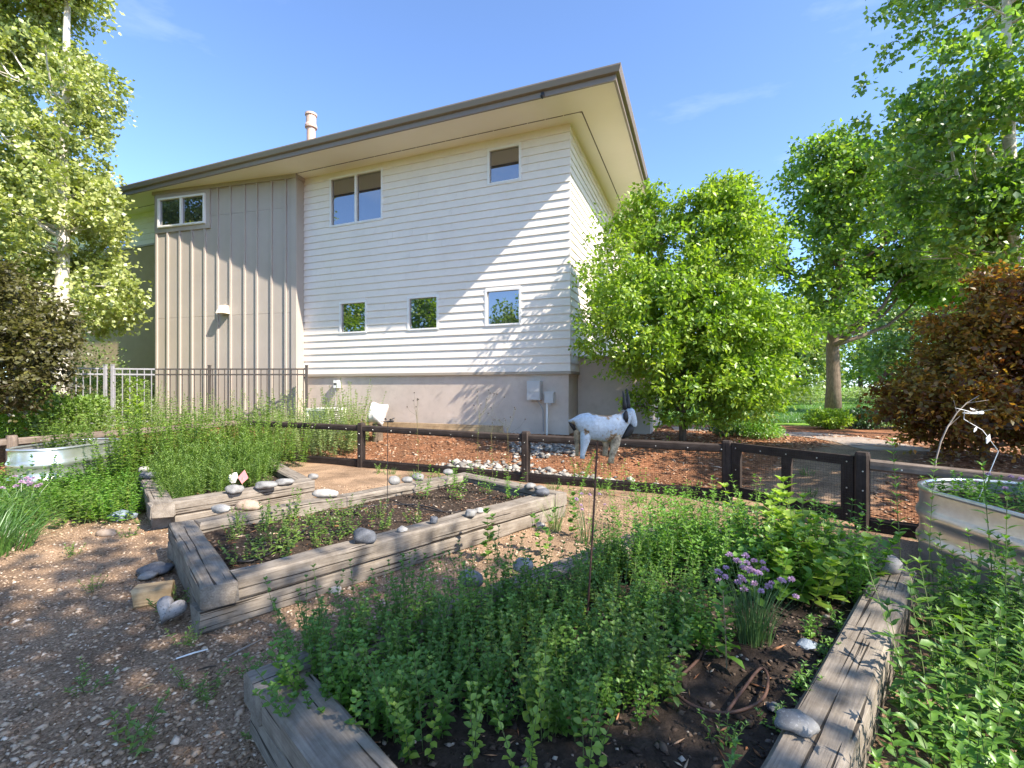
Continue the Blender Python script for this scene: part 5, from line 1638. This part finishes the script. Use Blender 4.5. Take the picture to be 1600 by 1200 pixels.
# ------------------------------------------------------------------ ornaments on stakes
def goat():
    top = at_y(934, 690, 2.5)
    bot = Vector((*at(915, 985, SZ).xy, SZ - .03))
    root = thing('goat_stake', 'white enamelled metal goat with black horns on a rusty stake', 'sculpture', bot)
    k = .355 / 103 / 8
    def W(x, y, dy=0.0): return Vector((top.x + (x - 590) * k, top.y + dy, top.z - (y - 790) * k)) - bot
    rod = MB().tube([Vector((0, 0, -.04)), (top - bot) * .5 + Vector((.003, 0, 0)), W(590, 700)], .0055, 8).build('stake', M['rust'], root)
    m, N, L, B = new_mat('enamel_rusty')
    tc = N.new('ShaderNodeTexCoord')
    n1 = noise_n(N, L, tc.outputs['Object'], 60, 6, .7)
    tot = None
    for (x_, y_, d_, rad) in ((780, 790, -90, 170), (540, 446, 0, 75), (620, 462, 0, 80), (710, 468, 0, 95), (860, 430, 0, 70), (300, 560, 0, 80), (820, 520, -60, 34), (430, 660, -100, 50)):
        dn = N.new('ShaderNodeVectorMath'); dn.operation = 'DISTANCE'; dn.inputs[1].default_value = W(x_, y_, d_ * k)
        L.new(tc.outputs['Object'], dn.inputs[0])
        mr_ = N.new('ShaderNodeMapRange'); mr_.inputs['From Min'].default_value = 0; mr_.inputs['From Max'].default_value = rad * k; mr_.inputs['To Min'].default_value = .42; mr_.inputs['To Max'].default_value = 0
        L.new(dn.outputs['Value'], mr_.inputs['Value'])
        if tot is None: tot = mr_.outputs[0]
        else:
            mxx = N.new('ShaderNodeMath'); mxx.operation = 'MAXIMUM'; L.new(tot, mxx.inputs[0]); L.new(mr_.outputs[0], mxx.inputs[1]); tot = mxx.outputs[0]
    ad = N.new('ShaderNodeMath'); ad.operation = 'ADD'
    L.new(n1.outputs[0], ad.inputs[0]); L.new(tot, ad.inputs[1])
    rr = ramp(N, [(.40, (.53, .59, .65)), (.62, (.40, .44, .47)), (.67, (.36, .25, .14)), (.85, (.13, .065, .035))]); L.new(ad.outputs[0], rr.inputs[0])
    L.new(rr.outputs[0], B.inputs['Base Color']); B.inputs['Roughness'].default_value = .4
    enamel = m
    rusty = paint('goat_rust', (.42, .33, .22), .7, .75, 45, .4, 90, dirt=.8)
    def loft(secs, name, mat, n=14):
        """secs: (x, ytop, ybot, halfwidth) rings across the goat's length"""
        vs, fs = [], []
        for (x, yt, yb, hw) in secs:
            for q in range(n):
                t = 2 * math.pi * q / n
                vs.append(W(x, (yt + yb) / 2 - math.cos(t) * (yb - yt) / 2, math.sin(t) * hw * k))
        for i in range(len(secs) - 1):
            for q in range(n): fs.append((i*n+q, i*n+(q+1) % n, (i+1)*n+(q+1) % n, (i+1)*n+q))
        fs.append(tuple(range(n))[::-1]); fs.append(tuple((len(secs)-1)*n+q for q in range(n)))
        return obj(name, MB().add(vs, fs).mesh(name), mat, root, smooth=True)
    loft([(228, 530, 548, 6), (300, 492, 585, 55), (380, 450, 690, 95), (480, 432, 765, 110), (570, 458, 775, 115), (660, 470, 792, 120), (750, 470, 800, 118), (830, 446, 775, 100), (885, 408, 735, 75), (930, 388, 650, 60), (960, 384, 600, 55), (985, 385, 560, 55)], 'body', enamel)
    def limb(pts, name, mat, n=10, sq=.8):
        MB().tube([W(x, y, d * k) for x, y, d, r in pts], [r * k for *_, r in pts], n, squash=sq).build(name, mat, root, smooth=True)
    limb([(965, 405, 0, 50), (985, 430, 0, 62), (1005, 490, 0, 58), (1030, 555, 0, 46), (1040, 600, 0, 32), (1042, 612, 0, 14)], 'head', enamel)
    limb([(450, 610, -20, 60), (440, 690, -38, 72), (428, 770, -48, 60), (412, 860, -52, 42), (395, 940, -54, 30), (392, 990, -54, 30)], 'leg', enamel)
    limb([(370, 600, 20, 50), (345, 690, 45, 45), (338, 760, 52, 34), (342, 870, 54, 24), (345, 975, 54, 24)], 'leg', rusty)
    limb([(800, 650, -15, 60), (802, 720, -35, 72), (795, 800, -48, 60), (770, 900, -52, 44), (750, 960, -54, 36), (738, 1042, -54, 40)], 'leg', rusty)
    limb([(710, 690, 20, 55), (705, 770, 45, 52), (700, 850, 52, 38), (690, 920, 54, 32), (690, 975, 54, 34)], 'leg', rusty)
    limb([(915, 395, -25, 30), (912, 330, -30, 26), (905, 260, -34, 20), (888, 170, -38, 6)], 'horn', M['black'])
    limb([(965, 395, 25, 32), (968, 320, 28, 28), (966, 240, 30, 20), (952, 140, 34, 6)], 'horn', M['black'])
    limb([(925, 405, -62, 12), (915, 450, -72, 30), (918, 500, -74, 32), (930, 550, -70, 12)], 'ear', M['black'], sq=.45)
    limb([(1010, 585, 0, 40), (985, 640, 0, 52), (950, 700, 0, 40), (885, 755, 0, 8)], 'beard', M['black'], sq=.5)
    limb([(240, 545, 0, 14), (275, 585, 0, 28), (310, 650, 0, 20)], 'tail', M['black'], sq=.6)
    MB().tube([W(600, 900, -3), W(612, 960, -6), W(606, 1030, -3)], [.002, .007, .002], 6, squash=.4).build('leaf_ornament', M['black'], rod)
goat()

def dragonfly(label, top, bot, mat, s, rodmat, bend=None, name='dragonfly_stake'):
    root = thing(name, label, 'garden stake', bot)
    t = top - bot
    pts = [Vector((0, 0, -.04))] + ([b - bot for b in bend] if bend else [t * .5]) + [t]
    MB().tube(pts, .0035 if not bend else .0032, 6).build('stake', M[rodmat], root)
    MB().tube([t + Vector((-.1 * s, 0, .004)), t + Vector((-.03 * s, 0, 0)), t + Vector((.04 * s, 0, .004)), t + Vector((.07 * s, 0, .006)), t + Vector((.085 * s, 0, .006))], [.004 * s, .006 * s, .014 * s, .016 * s, .004 * s], 8).build('body', M[mat], root, smooth=True)
    for sx, sy in ((-.02, 1), (-.02, -1), (.03, 1), (.03, -1)):
        c = t + Vector((sx * s, 0, .012))
        e = c + Vector((-.05 * s if sx < 0 else .04 * s, sy * .11 * s, .03 * s))
        d = (e - c); sd = Vector((d.y, -d.x, 0)).normalized() * .016 * s
        m_ = c + d * .6
        MB().add([c, m_ + sd, e, m_ - sd, c + Vector((0, 0, .002)), m_ + sd + Vector((0, 0, .002)), e + Vector((0, 0, .002)), m_ - sd + Vector((0, 0, .002))],
                 [(0, 3, 2, 1), (4, 5, 6, 7), (0, 1, 5, 4), (1, 2, 6, 5), (2, 3, 7, 6), (3, 0, 4, 7)]).build('wing', M[mat], root)
    return root
b = Vector((*at(605, 806, SZ).xy, SZ)); t = at_y(606, 659, b.y)
dragonfly('small black metal dragonfly on a thin stake in the bare bed', t, b, 'black', .75, 'black')
b = Vector((3.62, 3.72, .55)); t = at_y(1522, 646, 3.75)
r_ = dragonfly('white metal dragonfly on a curved pale stake in the tank of chives', t, b, 'white', .9, 'paper', [at_y(1560, 705, 3.74), at_y(1535, 672, 3.75), at_y(1506, 655, 3.75), at_y(1507, 641, 3.75)])
for (x, y, l) in ((1544, 686, .06), (1524, 671, .035)):
    c = at_y(x, y, 3.74) - b
    q = MB().tube([c + Vector((-.012, 0, -l * .6)), c + Vector((0, 0, 0)), c + Vector((.012, 0, l * .6))], [.004, l * .35, .003], 8, squash=.3).build('leaf_ornament', M['paper'], r_)
# bare arching cane in front of the copper bush
c0 = at_y(1462, 735, 5.0)
cane = thing('bare_cane', 'bare grey arching cane in front of the copper bush', 'twig', (c0.x, c0.y, gz(c0.x, c0.y)))
O_ = Vector((c0.x, c0.y, gz(c0.x, c0.y)))
pts = [O_ + Vector((0, 0, -.03))] + [at_y(x, y, 5.0) for x, y in ((1462, 720), (1470, 690), (1480, 668), (1495, 645), (1510, 630), (1530, 618))]
MB().tube([p - O_ for p in pts], [.008, .008, .008, .0075, .006, .005, .003], 6).build('stem', M['twig'], cane)
for q in ((1495, 645, 1490, 625), (1510, 630, 1545, 625), (1480, 668, 1500, 650)):
    MB().tube([at_y(q[0], q[1], 5.0) - O_, at_y(q[2], q[3], 4.98) - O_], [.004, .002], 5).build('side_twig', M['twig'], cane)

# paper markers in the feathery bed
p = Vector((*b3(.42, .12), SZ))
p = Vector((*at(362, 772, SZ).xy, SZ)) + Vector((0, .12, 0))
o = thing('plant_marker', 'pink diamond shaped paper marker on a stick in the feathery bed', 'marker', p + Vector((.06, 0, 0)))
MB().tube([(0, 0, -.03), (0, 0, .18)], .004, 5).build('stick', M['stem_dry'], o)
MB().add([(-.055, 0, .18), (0, -.01, .10), (.07, .005, .17), (.02, .012, .27), (-.055, .004, .18), (0, -.006, .10), (.07, .009, .17), (.02, .016, .27)],
         [(0, 1, 2, 3), (7, 6, 5, 4), (0, 4, 5, 1), (1, 5, 6, 2), (2, 6, 7, 3), (3, 7, 4, 0)]).build('card', M['pink'], o)
o = thing('plant_marker', 'crumpled white paper marker beside the pink one', 'marker', p + Vector((-.06, .02, 0)))
MB().tube([(0, 0, -.03), (-.02, 0, .28)], .004, 5).build('stick', M['stem_dry'], o)
bm = bmesh.new(); bmesh.ops.create_icosphere(bm, subdivisions=2, radius=.06)
for v in bm.verts: v.co *= 1 + .45 * noise.noise(v.co * 30); v.co.z = v.co.z * 1.05 + .17; v.co.y *= .5
me = bpy.data.meshes.new('paper'); bm.to_mesh(me); bm.free()
obj('crumpled_paper', me, M['paper'], o)

# irrigation hoses
def hose(label, pts, r, mat, z):
    q = []
    P = [Vector((a, b_, z)) for a, b_ in pts]
    for i in range(len(P) - 1):
        p0, p1, p2, p3 = P[max(i-1, 0)], P[i], P[i+1], P[min(i+2, len(P)-1)]
        for k in range(6):
            t = k / 6
            q.append(.5 * ((2*p1) + (p2-p0)*t + (2*p0-5*p1+4*p2-p3)*t*t + (-p0+3*p1-3*p2+p3)*t**3))
    q.append(P[-1])
    o = MB().tube(q, r, 8).build('irrigation_hose', M[mat], smooth=True)
    return tag(o, label, 'hose')
S = SZ + .005
hose('brown irrigation hose curling over the soil of the oregano bed', [xy(at(x, y, S)) for x, y in ((890, 1145), (960, 1105), (1040, 1075), (1090, 1035), (1100, 1005))], .007, 'hose', S + .012)
hose('brown hose loop lying under the chives in the oregano bed', [xy(at(x, y, S)) for x, y in ((1050, 1085), (1085, 1110), (1140, 1120), (1190, 1100), (1200, 1065), (1188, 1050), (1160, 1085), (1135, 1120))], .0065, 'hose', S + .016)
hose('black drip line running the length of the bare bed', [xy(at(x, y, S)) for x, y in ((370, 880), (420, 868), (530, 800), (640, 790), (690, 800))], .008, 'hose_black', S + .012)
hose('black drip line crossing the far half of the bare bed', [xy(at(x, y, S)) for x, y in ((610, 782), (650, 795), (700, 802), (720, 800))], .006, 'hose_black', S + .012)
hose('thin brown drip line near the far corner of the bare bed', [xy(at(x, y, S)) for x, y in ((690, 765), (725, 785), (760, 780))], .006, 'hose', S + .012)

# twigs and sticks on the gravel
for i, (x0, y0, x1, y1, m, lab) in enumerate([(275, 1031, 325, 1016, 'paper', 'white stick lying on the brown gravel path'), (355, 1028, 410, 1000, 'twig', 'grey knobbly twig lying on the brown gravel path'),
                                      (308, 1049, 338, 1042, 'stem_dark', 'short dark twig on the brown gravel path'), (215, 1080, 240, 1070, 'stem_dry', 'short tan twig on the brown gravel path')]):
    a, c = at(x0, y0, .008), at(x1, y1, .012)
    o = MB().tube([Vector((0, 0, 0)), (c - a) * .5 + Vector((.004, .006, .002)), c - a], [.004, .0045, .003], 6).build('twig', M[m]); o.location = a + Vector((0, 0, .006))
    tag(o, lab, 'twig', 'sticks on the gravel')

# ------------------------------------------------------------------ loose stuff on the ground
def reg_gravel(g, n):
    y = 1.2 + g.uniform(size=n) ** 1.7 * 6.0
    x = (g.uniform(-1.12, .55, n)) * y
    k = fence_dist(x, y) < -.15
    return np.stack([x, y], 1)[k]
chips('gravel', 42000, reg_gravel, .0078, M['gravel'], .5, 1.7, seed=2)
chips('plant_litter', 900, reg_gravel, .0045, M['mulch'], .6, 9.0, seed=12)
def reg_mulch(g, n):
    y = g.uniform(4.5, 13.5, n); x = g.uniform(-5, 9, n)
    d = fence_dist(x, y)
    hl = (x - K.x) * Vv.x + (y - K.y) * Vv.y
    ok = (path_dist(x, y) > .55 + .3 * g.uniform(size=n)) & (d > .05) & ((hl < 0) | (x > 2.4)) & (d < 6)
    return np.stack([x, y], 1)[ok]
chips('bark_mulch', 22000, reg_mulch, .014, M['mulch'], .35, 3.2, seed=3)
def reg_pebble(g, n):
    t = g.uniform(size=n)
    x = -1.3 + 3.6 * t + g.normal(0, .1, n); y = 8.75 - .62 * (x + 1.3) * .75 + g.normal(0, .16, n) + .25 * np.sin(t * 5)
    x2 = .0 + 1.2 * g.uniform(size=n); y2 = 9.3 + g.normal(0, .25, n)
    pick = g.uniform(size=n) < .62
    return np.stack([np.where(pick, x, x2), np.where(pick, y, y2)], 1)
chips('pebbles', 700, reg_pebble, .042, M['pebble'], .6, 1.5, seed=4)
def reg_soil(ins):
    def f(g, n):
        u, v = g.uniform(0, 1, n), g.uniform(0, 1, n)
        I = [np.array(p) for p in ins]
        return I[0] * ((1-u)*(1-v))[:, None] + I[1] * (u*(1-v))[:, None] + I[2] * (u*v)[:, None] + I[3] * ((1-u)*v)[:, None]
    return f
for b_, ins, n, sd_ in ((bed1, IN1, 4200, 5), (bed2, IN2, 4500, 6), (bed3, IN3, 1500, 7)):
    sz = lambda X, Y, q={11: 5}: np.array([SZ + .03 * noise.noise(Vector((x * 2.5, y * 2.5, {5: 11, 6: 31, 7: 51}[sd_]))) for x, y in zip(X, Y)])
    o = chips('soil_crumbs', n, reg_soil(ins), .008, M['debris'], .6, 1.8, seed=sd_, zf=sz)
    o2 = chips('plant_litter', n // 9, reg_soil(ins), .004, M['mulch'], .6, 11.0, .004, seed=sd_ + 30, zf=sz)
    o2.parent = b_; o2.matrix_parent_inverse = Matrix.Translation(-b_.location)
    o.parent = b_; o.matrix_parent_inverse = Matrix.Translation(-b_.location)

# lawn grass
def lawn():
    g = np.random.default_rng(77)
    n = 60000
    y = 13.6 + g.uniform(size=n) ** 1.6 * 16; x = y * g.uniform(.3, 1.1, n)
    z = gz_np(x, y)
    h = g.uniform(.04, .09, n); a = g.uniform(0, 6.28, n)
    B = np.stack([x, y, z], 1); s = np.stack([np.cos(a), np.sin(a), np.zeros(n)], 1) * .012
    tip = B + np.stack([g.normal(0, .03, n), g.normal(0, .03, n), h], 1)
    V = np.stack([B - s, B + s, tip], 1).reshape(-1, 3)
    T = np.arange(3 * n).reshape(-1, 3)
    tag(obj('grass', np_mesh('grass', V, T), M['lf_grass']), kind='stuff')
lawn()

# flagstone path beyond the gate
def path():
    line = [(6.3, 7.6), (6.5, 8.8), (6.6, 9.8), (6.2, 10.7), (5.2, 11.2), (3.9, 11.6)]
    root = empty('path'); tag(root, kind='structure')
    g = random.Random(4)
    n = len(line)
    prev = None
    for i in range(n - 1):
        a, b_ = Vector(line[i]), Vector(line[i + 1])
        d = (b_ - a).normalized(); s = Vector((-d.y, d.x)) * .55
        for k in range(2):
            p, q = a + (b_ - a) * (k * .5 + .02), a + (b_ - a) * (k * .5 + .48)
            poly = [p - s + Vector((g.uniform(-.05, .05), g.uniform(-.05, .05))), q - s, q + s + Vector((g.uniform(-.05, .05), g.uniform(-.05, .05))), p + s]
            vs = [(v.x, v.y, gz(v.x, v.y) + .012) for v in poly] + [(v.x, v.y, gz(v.x, v.y) - .04) for v in poly]
            MB().add(vs, [(0, 1, 2, 3), (7, 6, 5, 4)] + [(j, j + 4, (j + 1) % 4 + 4, (j + 1) % 4) for j in range(4)]).build('flagstone', M['path'], root)
path()
